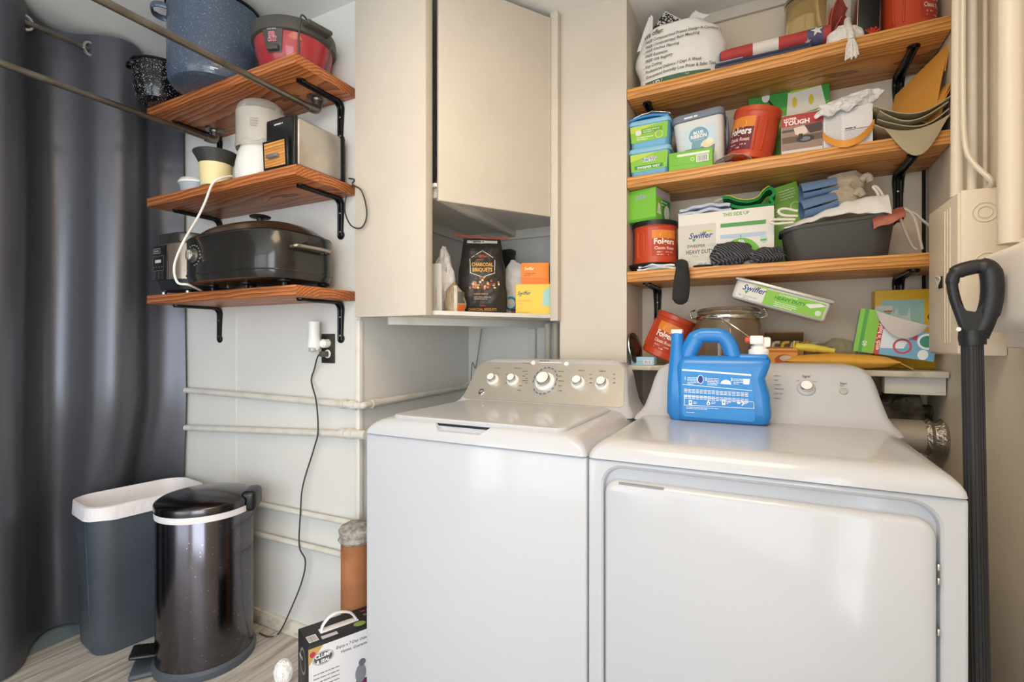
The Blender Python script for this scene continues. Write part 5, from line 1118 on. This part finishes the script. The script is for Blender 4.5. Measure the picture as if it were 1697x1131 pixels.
t, w, h, yf = carton('manual_carton', 'white carton covered in fine print with an orange strap', 'box', 1366, 1448, 178, 1.905, .10, ZBb, K('#e7e6e6', .5), (0, 0, math.radians(-3)))
pr = Print(front(w, h, yf)); pr.lines(-w * .46, h * .9, w * .34, 26, h * .033, h * .012, '#b9b9ba', 3).lines(-w * .06, h * .4, w * .5, 10, h * .035, h * .012, '#b0b0b2', 6).rect(-w * .06, h * .42, w * .5, .0015, '#4a4a4c').lines(-w * .05, h * .45, w * .42, 1, .01, .004, '#5b5b5d', 3); pr.build('front_print', t)
MB().sheet(lambda a, b: (-w * .50 + w * 1.02 * a, yf - .004 - .03 * math.sin(a * PI), h * .30 - .055 * math.sin(a * PI) ** .8 + .022 * b + .012 * a), 20, 2, M('orange_strap', '#e59a3c', .5), .003).build('carry_strap', t)
MB().box((-w * .3, .02, h - .01), (w * .5, .026, h + .03), K('#c9a27a', .6), .001, 1, xf=Matrix.Rotation(-.12, 4, 'Y')).build('open_flap', t)
t2 = thing('white_rag', 'crumpled fluffy white rag draped over the manual carton', 'rag', (t.location.x, t.location.y - .03, ZBb + h + .001))
Pr = Pillow([(0, -.075), (.012, -.09), (.03, -.06), (.05, .01)], [(0, .06), (.02, .085), (.04, .10), (.05, .085)], [(0, .05), (.02, .055), (.05, .012)], .05, .012, 34, 5, 2.2); Pr.build(MB(), M('rag_white', '#f1efec', .95, bump=(100, .8), sheen=.3), 30, 16).build('rag_cloth', t2)
MB().sheet(lambda a, b: (-.085 + .11 * a + .01 * math.sin(b * 6), -.032 - .010 * ns(a * 7, b * 5, 1) - .004, .012 - .038 * b * (1 - .5 * a) + .006 * math.sin(a * 14)), 22, 8, M('rag_white'), .004).build('rag_fall', t2)
mesh_ = stripes('tan_mesh', '#a8997a', '#dccfac', 260, 'X', .85, .5)
t = thing('mesh_mat', 'folded tan woven mesh mat drooping over the shelf edge', 'mat', (Xu(1509, 1.90), 1.90, ZBb))
mw = Xu(1575, 1.86) - Xu(1440, 1.86)
def mm(a, b):
    x = (a - .5) * mw * .98; dr_ = math.sin(max(0, min(1, (a - .12) / .84)) * PI) ** 1.3
    if b < .55: q = b / .55; return (x, .10 - .125 * q, .012 + .035 * (2 * abs(a - .5)) ** 2 + .004 * ns(a * 5, q * 3, 1))
    q = (b - .55) / .45; return (x, -.025 - .022 * math.sin(q * PI / 2) * dr_, .012 + .035 * (2 * abs(a - .5)) ** 2 - q * .085 * dr_)
MB().sheet(mm, 30, 18, mesh_, .003).build('mat_bottom', t)
for k, (z, wd, yo, ph) in enumerate(((.028, .88, -.022, .3), (.045, .84, -.03, 1.4), (.066, .98, -.028, .8))):
    MB().sheet(lambda a, b: ((a - .5) * mw * wd, yo + .10 * b, z + .030 * (2 * abs(a - .52)) ** 2.5 + .006 * math.sin(a * 7 + ph)), 24, 6, mesh_, .003).build('mat_fold', t)
env = M('manila', '#e3a24b', .55, bump=(40, .1))
t = thing('manila_envelopes', 'bent sheaf of manila envelopes leaning on the right wall', 'envelopes', (Xu(1540, 1.94), 1.94, ZBb + .078))
def quadsheet(name, P00, P10, P01, P11, bend, m, par):
    P00, P10, P01, P11 = [Vector(p) - par.location for p in (P00, P10, P01, P11)]
    MB().sheet(lambda a, b: (P00 * (1 - a) + P10 * a) * (1 - b) + (P01 * (1 - a) + P11 * a) * b + Vector((-bend * math.sin(b * PI) * .7, -bend * math.sin(b * PI), 0)), 10, 14, m, .0015).build(name, par)
quadsheet('envelope', PY(1478, 204, 2.07), PY(1548, 206, 1.915), PY(1484, 158, 2.11), PY(1574, 70, 1.93), .006, env, t)
quadsheet('envelope', PY(1500, 206, 2.03), PY(1554, 208, 1.912), PY(1520, 178, 2.06), PY(1577, 135, 1.905), .012, env, t)
quadsheet('envelope', PY(1505, 207, 2.03), PY(1560, 208, 1.91), PY(1530, 180, 2.05), PY(1578, 143, 1.902), .018, env, t)
quadsheet('envelope', PY(1462, 190, 1.96), PY(1540, 204, 1.90), PY(1470, 196, 2.06), PY(1548, 203, 2.0), .0, env, t)
quadsheet('envelope', PY(1556, 120, 1.96), PY(1566, 118, 1.92), PY(1574, 64, 1.96), PY(1579, 66, 1.925), .004, env, t)

# ---- third shelf
lidt = thing('black_plate', 'black plastic lid lying under the coffee can on the third golden shelf', 'lid', (Xu(1081, 1.97), 1.972, ZCc))
MB().lathe([(.06, .0), (.085, .014), (.094, .022), (.095, .026), (.088, .028), (.07, .027)], black, 56).build('lid_disc', lidt)
cz = ZCc + .0285
coffee_can('red coffee can under the lime green tissue cube', (Xu(1086, 1.985), 1.985, cz), .083, Zv(1086, 372, 1.985) - cz - .007, (0, 0, 0), math.radians(-122), math.radians(-52), True)
cz2 = Zv(1086, 372, 1.985) + .0005
t, w, h, yf = carton('tissue_cube', 'lime green tissue cube on top of the coffee can', 'box', 1043, 1096, 313, 1.91, .13, cz2, green, (0, 0, math.radians(-14)))
pr = Print(front(w, h, yf)); pr.rect(-w / 2 + .001, 0, w - .002, h - .001, '#7cc242'); pr.text('Swiffer', 0, h * .70, h * .16, '#e9ecf2', 'c', .04, .25, fit=w * .36).text('Swiffer', 0, h * .70, h * .16, '#5b6aa0', 'c', .01, .25, fit=w * .35).rect(-w / 2, 0, w, h * .08, '#58a531'); pr.build('front_print', t)
pr = Print(side(w / 2)); pr.poly([(-.055, h * .2), (-.02, h * .2), (-.03, h * .5), (-.045, h * .55)], '#eef3ea').rect(-.06, h * .72, .12, h * .25, '#b9a7c4').rect(-.01, h * .1, .07, h * .6, '#2f8f45').ell(.03, h * .3, .025, .03, '#dfe8d8').lines(-.02, h * .6, .05, 2, .012, .004, '#e5f0d2'); pr.build('side_print', t)
def cloth(label, name, cat, u0, u1, Y0, dep, zb, hh, mat, n=3, seed=0, grp=None):
    x0, x1 = Xu(u0, Y0), Xu(u1, Y0); W = x1 - x0; t = thing(name, label, cat, ((x0 + x1) / 2, Y0, zb), group=grp)
    for k in range(n):
        z = hh * (k + .5) / n
        MB().sheet(lambda a, b: ((a - .5) * W * (1 - .05 * k) + .006 * ns(k, b * 3, seed), b * dep + .006 * math.sin(a * 9 + k), max(.003, z + hh * .28 * ns(a * 4 + seed, b * 3, k) - hh * .2 * (2 * abs(a - .5)) ** 3)), 20, 10, mat, hh / n * .55).build('cloth_layer', t)
    return t
cloth('folded pale blue and white rag in front of the black lid', 'rag', 'rag', 1056, 1120, 1.884, .03, ZCc, .022, M('pale_rag', '#c8d3e2', .85, bump=(60, .4), mix=('#f0efee', 30, .4, .6)), 2, 4)
t, w, h, yf = carton('sweeper_carton', 'white heavy duty sweeper carton with a green half disc', 'box', 1124, 1283, 349, 1.925, .15, ZCc, K('#e6e3dc', .45))
pr = Print(front(w, h, yf))
pr.rect(-w * .49, h * .14, w * .40, h * .66, '#d3cec4').text('THIS SIDE UP', w * .12, h * .895, h * .085, '#6fa650', 'c', .02, fit=w * .27)
pr.swiffer(-w * .38, h * .52, w * .26).text('SWEEPER', -w * .40, h * .385, h * .075, '#57575a', bold=.015, fit=w * .2).text('WET', -w * .185, h * .385, h * .075, '#b9bcc0', bold=.015, fit=w * .09).text('HEAVY DUTY', -w * .41, h * .27, h * .10, '#4a4b4d', bold=.015, fit=w * .3).lines(-w * .35, h * .22, w * .16, 1, .01, .002, '#9b9892')
pr.rect(-w * .04, h * .70, w * .46, h * .07, '#4f9d4d').rect(-w * .04, h * .5, w * .46, h * .07, '#b4c9dc').ell(w * .17, h * .13, w * .21, h * .36, '#72bd3d', 0, PI).ell(w * .17, h * .38, w * .042, h * .085, '#d9e2dc').rect(w * .167, h * .44, w * .006, h * .1, '#3f8f46').ell(w * .4, h * .44, w * .035, h * .07, '#b9d7cf').rect(w * .365, h * .41, w * .06, h * .03, '#57a34b')
pr.text('CE C', -w * .28, h * .045, h * .07, '#7aa560', bold=.01); pr.build('front_print', t)
zt_ = ZCc + h
cloth('folded pale blue cloth lying on the sweeper carton', 'cleaning_cloth', 'cloth', 1124, 1212, 1.935, .11, zt_ + .001, .036, M('cloth_blue', '#b8c4dc', .85, bump=(70, .4), mix=('#d5dbe6', 8, .4, .6)), 2, 9)
t = thing('scrub_mitt', 'curled emerald green scrub mitt with yellow trim', 'mitt', (Xu(1240, 1.96), 1.95, zt_ + .002))
gm = M('emerald_pile', '#1f8c4a', .9, bump=(140, .8)); W = Xu(1283, 1.96) - Xu(1196, 1.96)
prof = [(-.5, .052), (-.36, .05), (-.2, .036), (0, .028), (.18, .034), (.28, .055), (.38, .066), (.46, .060), (.48, .045), (.42, .03), (.46, .016), (.44, .008), (.2, .010), (0, .008), (-.2, .012), (-.34, .022)]
pts = spl([(a * W, 0, z) for a, z in prof], 4)
MB().sheet(lambda a, b: (lambda p: (p.x, .002 + .085 * b, p.z + .003 * math.sin(b * 6)))(pts[min(len(pts) - 1, int(a * (len(pts) - 1)))]), 60, 5, gm, .010).build('mitt_pile', t)
MB().tube([p + Vector((0, -.003, .005)) for p in pts[2:26]], .0018, M('trim_yellow', '#c9c23e', .7), 6).build('yellow_trim', t)
MB().tube(spl([(-.5 * W, .01, .05), (-.58 * W, .01, .049), (-.66 * W, .012, .044), (-.58 * W, .014, .046), (-.5 * W, .014, .05)], 4), .0022, M('loop_grey', '#cfcac6', .6), 6).build('hanging_loop', t)
t, w, h, yf = carton('lime_carton', 'lime green refill carton tipped up behind the litter pan', 'box', 1284, 1350, 306, 2.075, .05, ZCc + .012, M('lime', '#93cd52', .4), (0, math.radians(-13), 0)); t.location.x += .01
t.location.z += .006
pr = Print(front(w, h, yf)); pr.lines(-w * .35, h * .72, w * .35, 6, .010, .003, '#e9f3da', 2).lines(w * .0, h * .92, w * .4, 4, .010, .003, '#e9f3da', 5).ring(w * .32, h * .7, .016, .002, '#e9f3da').rect(-w / 2, h * .45, w, .001, '#7ab33f'); pr.build('front_print', t)
# grey pan full of clothes
pm_ = M('pan_grey', '#45433f', .5, bump=(120, .1)); Yp = 1.90
x0, x1 = Xu(1296, Yp), Xu(1488, Yp); W = x1 - x0
t = thing('litter_pan', 'dark grey plastic pan heaped with gloves and hangers', 'pan', ((x0 + x1) / 2, Yp + .078, ZCc)); ph = .118
def pan(k, z, wv=0): return [Vector((p.x, p.y, z + wv * (.018 * math.cos(p.x / W * 4.2 - .4)))) for p in rrect(W * k, .156 * (k if k < 1 else 1 + (k - 1) * .8), .05, 8)]
MB().loft([pan(.86, 0), pan(.90, .006), pan(.985, ph * .9, .9), pan(1.0, ph, 1), pan(1.045, ph + .003, 1), pan(1.05, ph - .004, 1), pan(1.055, ph + .006, 1), pan(.99, ph + .008, 1), pan(.96, ph * .9, .9), pan(.88, .012)], pm_).build('pan_body', t)
MB().loft([[Vector((p.x - .02, -.1125 + .014 * 0 - .002 - .055 * (p.y / 1), p.y * 1.0 + .005)) if False else Vector((p.x + .015, -.0665 - (p.y + .045) * .07, p.y + .052)) for p in rrect(.17, .085, .035, 6)], [Vector((p.x + .015, -.0695 - (p.y + .045) * .07, p.y + .052)) for p in rrect(.165, .08, .033, 6)]], pm_).build('side_panel', t)
px0 = t.location.x; zr = ZCc + ph
grn = stripes('denim_rib', '#5b7ba6', '#7f9bc0', 160, 'X', .9, .5); bge = M('suede_beige', '#b3a692', .9, bump=(80, .3))
def glove(label, u, v, Y, rz, ln, seed, ry=0):
    p = PY(u, v, Y); g = thing('work_glove', label, 'glove', p, (0, ry, rz), 'beige work gloves on the pan')
    Pq = Pillow([(0, -.02), (.03, -.055), (.07, -.03)], [(0, ln * .45), (.035, ln * .6), (.07, ln * .4)], [(0, .03), (.035, .06), (.07, .03)], .07, .008, 30, seed, 2.2); Pq.build(MB(), bge, 26, 14).build('glove_hand', g)
    MB().sheet(lambda a, b: (-.115 + .10 * b, -.04 * math.cos(a * 2 * PI), .03 + (.030 - .006 * b) * math.sin(a * 2 * PI) + .006 * math.sin(a * 11)), 24, 6, grn, .005).build('knit_cuff', g)
    for k in range(3): MB().tube(spl([(ln * .4, -.02 + .02 * k, .03), (ln * .52, -.025 + .02 * k, .04), (ln * .58, -.02 + .02 * k, .022)], 5), .011, bge, 10).build('finger', g)
    return g
glove('beige work glove with denim cuff on top of the heap', 1394, 324, 1.985, .1, .14, 3, math.radians(-8))
glove('beige work glove squashed beneath the topmost glove', 1396, 347, 1.965, .12, .10, 7, math.radians(-14))
t = thing('white_liner_bag', 'white plastic liner bag stretched across the pan', 'bag', (px0, Yp + .06, zr - .002))
MB().sheet(lambda a, b: (-W * .48 + W * .93 * a, -.062 + .13 * b, .010 + .016 * math.cos((-W * .48 + W * .93 * a) / W * 4.2 - .4) + .072 * math.sin(min(1, b * 2.2) * PI / 2) * (.12 + .88 * a) + .008 * ns(a * 9 + b * 3, b * 3, 2)), 34, 12, M('liner_white', '#f0eeec', .4, bump=(22, .4)), .003).build('bag_film', t)
t = thing('red_cloth', 'scrap of rust red cloth hanging over the pan rim', 'cloth', PY(1472, 361, 1.90))
MB().sheet(lambda a, b: (-.04 + .08 * a, -.012 - .010 * b + .03 * (1 - b) ** 2, .004 - .04 * b * (1 - .35 * a) + .012 * (1 - b) + .014 * a + .003 * math.sin(a * 9)), 12, 8, M('rust_cloth', '#9c5142', .75, bump=(50, .3), mix=('#c98a78', 12, .5, .75)), .003).build('cloth_scrap', t)
hw = M('hanger_white', '#eae4d8', .35)
def hanger(label, pts, r=.0042): 
    t = thing('clothes_hanger', label, 'hanger', pts[0], group='white hangers in the pan'); MB().tube(spl(pts, 7), r, hw, 8).build('hanger_bar', t, world=True); return t
hanger('white hanger arching out of the pan to the shelf corner', [PY(1478, 352, 1.99), PY(1500, 347, 1.99), PY(1515, 362, 2.0), PY(1524, 395, 2.02), (PY(1528, 413, 2.03))])
hanger('white hanger leaning straight toward the electrical box', [PY(1470, 350, 2.03), PY(1510, 352, 2.03), PY(1528, 365, 2.04), PY(1540, 374, 2.06), PY(1552, 380, 2.08)])
hanger('white hanger bent down behind the pan end', [PY(1492, 362, 2.03), PY(1502, 388, 2.04), PY(1512, 408, 2.05), PY(1520, 414, 2.05)])
hanger('white hanger poking up beside the glove fingers', [PY(1462, 342, 1.98), PY(1454, 320, 1.97), PY(1447, 310, 1.97), PY(1455, 312, 1.975), PY(1470, 335, 1.985)])
hanger('white hanger hook lying at the left pan rim', [PY(1322, 350, 1.90), PY(1300, 346, 1.895), PY(1290, 350, 1.893), PY(1298, 357, 1.893), PY(1322, 358, 1.895)])
hanger('white hanger bar lying lowest at the left pan rim', [PY(1318, 364, 1.892), PY(1285, 364, 1.888), PY(1276, 367, 1.887), PY(1284, 371, 1.887), PY(1315, 369, 1.89)])
# sock, knit hats, lids
sb = M('sock_black', '#2b2b2c', .95, bump=(160, .5), mix=('#3a3a38', 30, .4, .7)); kb = stripes('rib_knit', '#212226', '#6d6e75', 55, 'DIAGONAL', .95, 1.0)
t = thing('black_sock', 'black sock drooping over the front of the golden shelf', 'sock', (Xu(1132, 1.87), 1.872, ZCc + .003))
sp_ = spl([(-.022, .05, .012), (-.014, .025, .016), (-.006, .0, .013), (.0, -.022, -.004), (.0, -.026, -.04), (-.003, -.026, -.085), (-.007, -.024, -.118), (-.012, -.02, -.136)], 5)
MB().tube(sp_, [.012 + .010 * min(1, i / 8) + .007 * math.sin(max(0, i - 16) / 19 * PI) for i in range(len(sp_) - 4)] + [.021, .018, .013, .005], sb, 18, flat=.6, up=(0, 0, 1)).build('sock_body', t)
for lb, u0, u1, vt, Y, seed in (('ribbed black knit hat in front of the sweeper carton', 1176, 1250, 402, 1.899, 2), ('second ribbed black knit hat next to the litter pan', 1240, 1302, 410, 1.893, 6)):
    x0, x1 = Xu(u0, Y), Xu(u1, Y); W = x1 - x0; hh = Zv((u0 + u1) / 2, vt, Y) - ZCc
    t = thing('knit_hat', lb, 'hat', ((x0 + x1) / 2, Y, ZCc), (0, 0, 0), 'black knit hats on the third golden shelf')
    bm = bmesh.new(); bmesh.ops.create_icosphere(bm, subdivisions=4, radius=1)
    for v in bm.verts:
        k = 1 + .26 * ns(v.co.x * 2 + seed, v.co.y * 2, v.co.z * 2) + .10 * ns(v.co.x * 5, v.co.y * 5 + seed, v.co.z * 5)
        z = v.co.z * k
        v.co = Vector((v.co.x * W / 2 * k, v.co.y * .03 * k, max(.001, hh * .5 + z * hh * .5)))
    MB().bm(bm, kb).build('hat_knit', t)
    MB().tube(spl([(-W * .44, -.004, hh * .18), (-W * .15, -.019, hh * .22), (W * .2, -.019, hh * .3), (W * .45, -.005, hh * .42)], 6), hh * .13, kb, 12).build('hat_cuff', t)
t = thing('can_lid', 'black can lid lying between the sock and the knit hats', 'lid', (Xu(1165, 1.91), 1.912, ZCc)); MB().lathe([(.03, 0), (.034, .003), (.034, .007), (.028, .008)], black, 36).build('lid_disc', t)

# ---- white ledge behind the dryer
t = thing('pan_lid', 'round black pan lid leaning on the alcove side', 'lid', (XC1 + .020, 1.93, ZD + .062), (0, math.radians(80), math.radians(-8)))
MB().lathe([(.06, -.003), (.0615, .002), (.056, .006), (.03, .010), (.01, .012)], M('lid_black', '#26241f', .25, .3), 44).build('lid_disc', t)
MB().lathe([(.0618, -.003), (.063, .0), (.0618, .003)], steel, 44, cap0=False, cap1=False).build('steel_rim', t)
t, w, h, yf = carton('pale_blue_carton', 'small pale blue carton under the leaning pan lid', 'box', 1044, 1082, 592, 1.905, .07, ZD, K('#a7cfe0', .45))
t.location.x += .004
pr = Print(front(w, h, yf)); pr.barcode(w * .05, h * .12, w * .34, h * .5, 8).rect(-w / 2, h * .45, w * .5, h * .04, '#7fb2c9'); pr.build('front_print', t)
coffee_can('red coffee can toppled sideways behind the detergent jug', (Xu(1091, 2.0), 2.02, ZD + .032), .074, .17, (0, math.radians(24), 0), math.radians(-160), math.radians(-88), False)
gls = M('clear_glass', '#e9dcc4', .03, trans=.9, ior=1.4)
t = thing('clip_top_jar', 'large glass jar with wire clip lid behind the detergent jug', 'jar', (Xu(1206, 2.0), 2.0, ZD))
MB().lathe([(.105, 0), (.113, .008), (.113, .15), (.108, .165), (.105, .172)], gls, 56, cap1=False).lathe([(.101, .172), (.108, .15), (.108, .012), (.02, .010)], gls, 56, cap0=False).build('glass_body', t)
MB().lathe([(.106, .018), (.106, .10), (.05, .104)], M('jar_grain', '#b08a5a', .8, bump=(80, .4)), 48).build('jar_contents', t)
MB().lathe([(.109, .170), (.112, .174), (.112, .182), (.109, .186)], chrome, 56, cap0=False, cap1=False).build('steel_band', t)
MB().lathe([(.107, .186), (.109, .19), (.109, .200), (.10, .210), (.09, .212), (.088, .205), (.02, .204)], gls, 56).build('glass_lid', t)
for a in (math.radians(-10), math.radians(175)):
    c, s = math.cos(a), math.sin(a); q = lambda o, b, z: (c * (.113 + o) - s * b, s * (.113 + o) + c * b, z)
    MB().tube(spl([q(0, -.012, .175), q(.014, -.012, .18), q(.016, -.012, .20), q(.004, -.01, .208), q(.004, .01, .208), q(.016, .012, .20), q(.014, .012, .18), q(0, .012, .175)], 5), .0022, chrome, 8).build('wire_clip', t)
MB().tube(spl([(-.02, -.112, .175), (.03, -.13, .14), (.075, -.135, .105)], 5), .0015, chrome, 6).build('bail_wire', t)
# metal tin tipped on things
tnm = M('tin_plastic', '#d9d7d1', .35)
p = PY(1292, 496, 1.93)
t = thing('sweeper_tin', 'long white heavy duty cloth tray tipped over the jar', 'tray', p, (0, math.radians(18.5), 0))
Lw = .295; lh = .076
MB().box((-Lw / 2, -.02, -lh / 2), (Lw / 2, .09, lh / 2 - .006), tnm, .012, 3).build('tray_body', t)
MB().box((-Lw / 2 - .006, -.026, lh / 2 - .012), (Lw / 2 + .006, .096, lh / 2), M('tin_rim', '#c7c4bc', .25, .4), .004, 2).build('tray_rim', t)
pr = Print(front(0, 0, -.02)); pr.rect(-Lw * .16, -lh * .40, Lw * .62, lh * .66, '#8cc84a').rect(-Lw * .46, -lh * .40, Lw * .3, lh * .66, '#e4e3dd').swiffer(-Lw * .41, -lh * .08, Lw * .26).text('HEAVY DUTY', -Lw * .05, -lh * .06, lh * .2, '#2f8a3c', bold=.02, fit=Lw * .32).text('SWEEPER', -Lw * .02, lh * .13, lh * .11, '#e6f2d8', bold=.01, fit=Lw * .2).lines(-Lw * .04, -lh * .2, Lw * .24, 3, lh * .08, lh * .03, '#e6f2d8', 4).poly([(Lw * .26, lh * .04), (Lw * .40, lh * .22), (Lw * .46, lh * .16), (Lw * .32, -lh * .08)], '#eceee9').ell(Lw * .41, -lh * .2, .009, .009, '#d8e6da').text('16', -Lw * .43, -lh * .3, lh * .13, '#6a6a68', fit=Lw * .03).lines(-Lw * .38, -lh * .28, Lw * .16, 2, lh * .08, lh * .03, '#a9a8a2', 6)
pr.build('front_print', t)
# cardboard, envelopes and boxes along the ledge
kr = M('kraft', '#a9865c', .75, bump=(40, .15), mix=('#957349', 6, .4, .7))
t = thing('kraft_carton', 'open brown cardboard carton of odds and ends behind the spigot', 'box', (Xu(1299, 2.04), 2.065, ZD))
w = Xu(1325, 2.0) - Xu(1258, 2.0)
for a, b in (((-w / 2, -.05, 0), (w / 2, -.047, .07)), ((-w / 2, .047, 0), (w / 2, .05, .115)), ((-w / 2, -.05, 0), (-w / 2 + .003, .05, .10)), ((w / 2 - .003, -.05, 0), (w / 2, .05, .10)), ((-w / 2, -.05, 0), (w / 2, .05, .003))): MB().box(a, b, kr).build('carton_wall', t)
MB().box((-w / 2, -.01, -.002), (w / 2, .05, .002), kr, 0, 1, xf=Matrix.Translation((0, .0, .118)) @ Matrix.Rotation(-.5, 4, 'X')).build('carton_flap', t)
for k in range(5): MB().tube(spl([(-w * .3 + k * .03, -.03, .05), (-w * .25 + k * .03, -.02, .082), (-w * .1 + k * .03, -.02, .086)], 4), .006, M('odds_%d' % (k % 2), ('#bdb3a0', '#c9a93f')[k % 2], .5), 8).build('odd_piece', t)
t, w, h, yf = carton('orange_print_carton', 'orange printed carton beside the yellow tube behind the jug', 'box', 1268, 1322, 578, 1.93, .05, ZD, K('#d99a3c', .5))
pr = Print(front(w, h, yf)); pr.ell(w * .1, h * .4, w * .3, h * .3, '#b5532a').ell(w * .15, h * .5, w * .2, h * .15, '#c9bfae').rect(-w / 2, h * .8, w, h * .12, '#c8682a'); pr.build('front_print', t)
def mailer(label, u0, u1, v0, v1, Yf, dep, th, rz=0, ry=0, zb=None):
    x0, x1 = Xu(u0, Yf), Xu(u1, Yf); W = x1 - x0; t = thing('padded_mailer', label, 'mailer', ((x0 + x1) / 2, Yf, zb), (0, ry, rz), 'yellow padded mailers on the ledge')
    rg = []
    for i in range(11):
        a = i / 10; k = math.sin(a * PI) ** .35 if 0 < a < 1 else 0.12
        rg.append([Vector(((a - .5) * W, dep / 2 + dep / 2 * math.cos(2 * PI * j / 24), max(.001, th / 2 + th / 2 * k * math.sin(2 * PI * j / 24) * 1.0))) for j in range(24)])
    MB().loft(rg, M('mailer_yellow', '#dfa43c', .5, bump=(30, .3), mix=('#e9b753', 5, .4, .7))).build('mailer_body', t)
    MB().sheet(lambda a, b: (W * .5 - .004 + .035 * b, dep * .1 + dep * .8 * a, th * .5 - th * .40 * b), 4, 4, M('mailer_yellow'), .002).build('mailer_flap', t)
    return t
mailer('fat yellow padded mailer lying at the ledge front', 1302, 1494, 0, 0, 1.902, .08, .05, zb=ZD)
mailer('flat yellow padded mailer under the yellow tube', 1328, 1440, 0, 0, 1.99, .07, .05, zb=ZD)
t = thing('yellow_tube', 'rolled yellow rubber glove cuff lying on the mailers', 'glove', (Xu(1350, 1.99), 2.022, ZD + .0515), (0, math.radians(3), 0)); tw = Xu(1390, 2.0) - Xu(1322, 2.0)
yl = M('rubber_yellow', '#ecd954', .45)
MB().tube(spl([(-tw * .5, 0, .019), (-tw * .4, 0, .016), (-tw * .1, 0, .016), (tw * .2, 0, .013), (tw * .5, 0, .009)], 5), [.019, .0155, .0145, .0145, .0145] + [.0145] * 8 + [.012] * 4 + [.009] * 4, yl, 16).build('glove_roll', t)
MB().lathe([(.0135, 0), (.0195, .0), (.0195, .004), (.0135, .004)], yl, 20, xf=Matrix.Translation((-tw * .5, 0, .019)) @ Matrix.Rotation(-PI / 2, 4, 'Y')).build('cuff_ring', t)
t = thing('dried_sponge', 'crumpled tan and green scouring pad heap behind the yellow tube', 'scouring pad', (Xu(1394, 2.1), 2.108, ZD)); bm = bmesh.new(); bmesh.ops.create_icosphere(bm, subdivisions=4, radius=1)
for v in bm.verts:
    k = 1 + .3 * ns(v.co.x * 2.5, v.co.y * 2.5, v.co.z * 2.5) + .16 * ns(v.co.x * 7, v.co.y * 7, v.co.z * 7); v.co = Vector((v.co.x * .07 * k, v.co.y * .022 * k, max(.001, .045 + v.co.z * .05 * k)))
MB().bm(bm, M('pad_tan', '#b3a888', .9, bump=(80, .8), mix=('#5f8f6c', 10, .58, .68))).build('pad_heap', t)
t, w, h, yf = carton('yellow_duster_carton', 'tall yellow duster carton upright behind the zip bag carton', 'box', 1450, 1556, 480, 2.06, .06, ZD, K('#ecb92f', .45))
pr = Print(front(w, h, yf)); pr.rect(-w * .4, h * .3, w * .68, h * .57, '#a8cfc4'); R = random.Random(3)
for k in range(14): pr.poly([(-w * .38 + R.random() * w * .5, h * (.35 + .45 * R.random())) for _ in range(3)], R.choice(['#c3dfd6', '#8fc0b4', '#d5e8df']))
pr.rect(-w * .5, h * .74, w * .28, h * .06, '#e6e0d6').rect(-w * .5, h * .72, w * .28, h * .02, '#d9733a').ell(-w * .33, h * .55, w * .11, h * .11, '#3a3560').rect(-w * .44, h * .43, w * .22, h * .12, '#3a3560').lines(-w * .42, h * .56, w * .18, 2, .009, .006, '#e9e6ee', 3).text('10', w * .38, h * .68, h * .09, '#4a3a1a', 'c', .02, rot=PI).build('front_print', t)
t = thing('zip_bag_carton', 'torn green and blue zip bag carton lying upside down', 'box', (Xu(1476, 1.97), 1.97, ZD + .044), (0, math.radians(9), math.radians(-4)))
w = Xu(1544, 1.95) - Xu(1411, 1.95); h = .138
MB().box((-w / 2, -.03, 0), (w / 2, .03, h * .62), K('#7fb6d8', .45), .0015).box((-w / 2, -.03, h * .6), (-w * .2, .03, h), K('#7fb6d8', .45), .0015).build('box_body', t)
pr = Print(front(0, 0, -.03)); pr.rect(-w * .5, 0, w * .26, h, '#86c546').rect(-w * .44, 0, w * .05, h, '#4fa34a').rect(-w * .24, 0, w * .07, h * .78, '#c8473c').poly([(-w * .17, h * .15), (w * .12, h * .2), (w * .2, h * .6), (-w * .17, h * .6)], '#dfe9ef').ring(w * .1, h * .25, .024, .006, '#c4505a').ring(w * .38, h * .42, .024, .006, '#e8f1f3').ell(w * .38, h * .42, .018, .018, '#3f8f7a').ell(w * .36, h * .12, .013, .016, '#e8f1f3').text("etch 'n hold", -w * .18, h * .1, .016, '#f4efe8', bold=.02, fit=h * .6, rot=PI / 2).text('40', -w * .34, h * .14, .018, '#e9f3da', bold=.02, rot=PI / 2).rect(w * .2, h * .42, .012, h * .14, '#c43c4a')
pr.build('front_print', t)
MB().sheet(lambda a, b: (-w * .30 + w * .78 * a, -.034 - .012 * math.sin(a * 5) * b - .004 * b, h * (.98 - .32 * a + .1 * a * a) - .055 * b * math.sin(min(1, a * 1.2) * PI) ** .7 - .004 * b), 22, 7, K('#cfc8c4', .55), .0015).build('torn_flap', t)
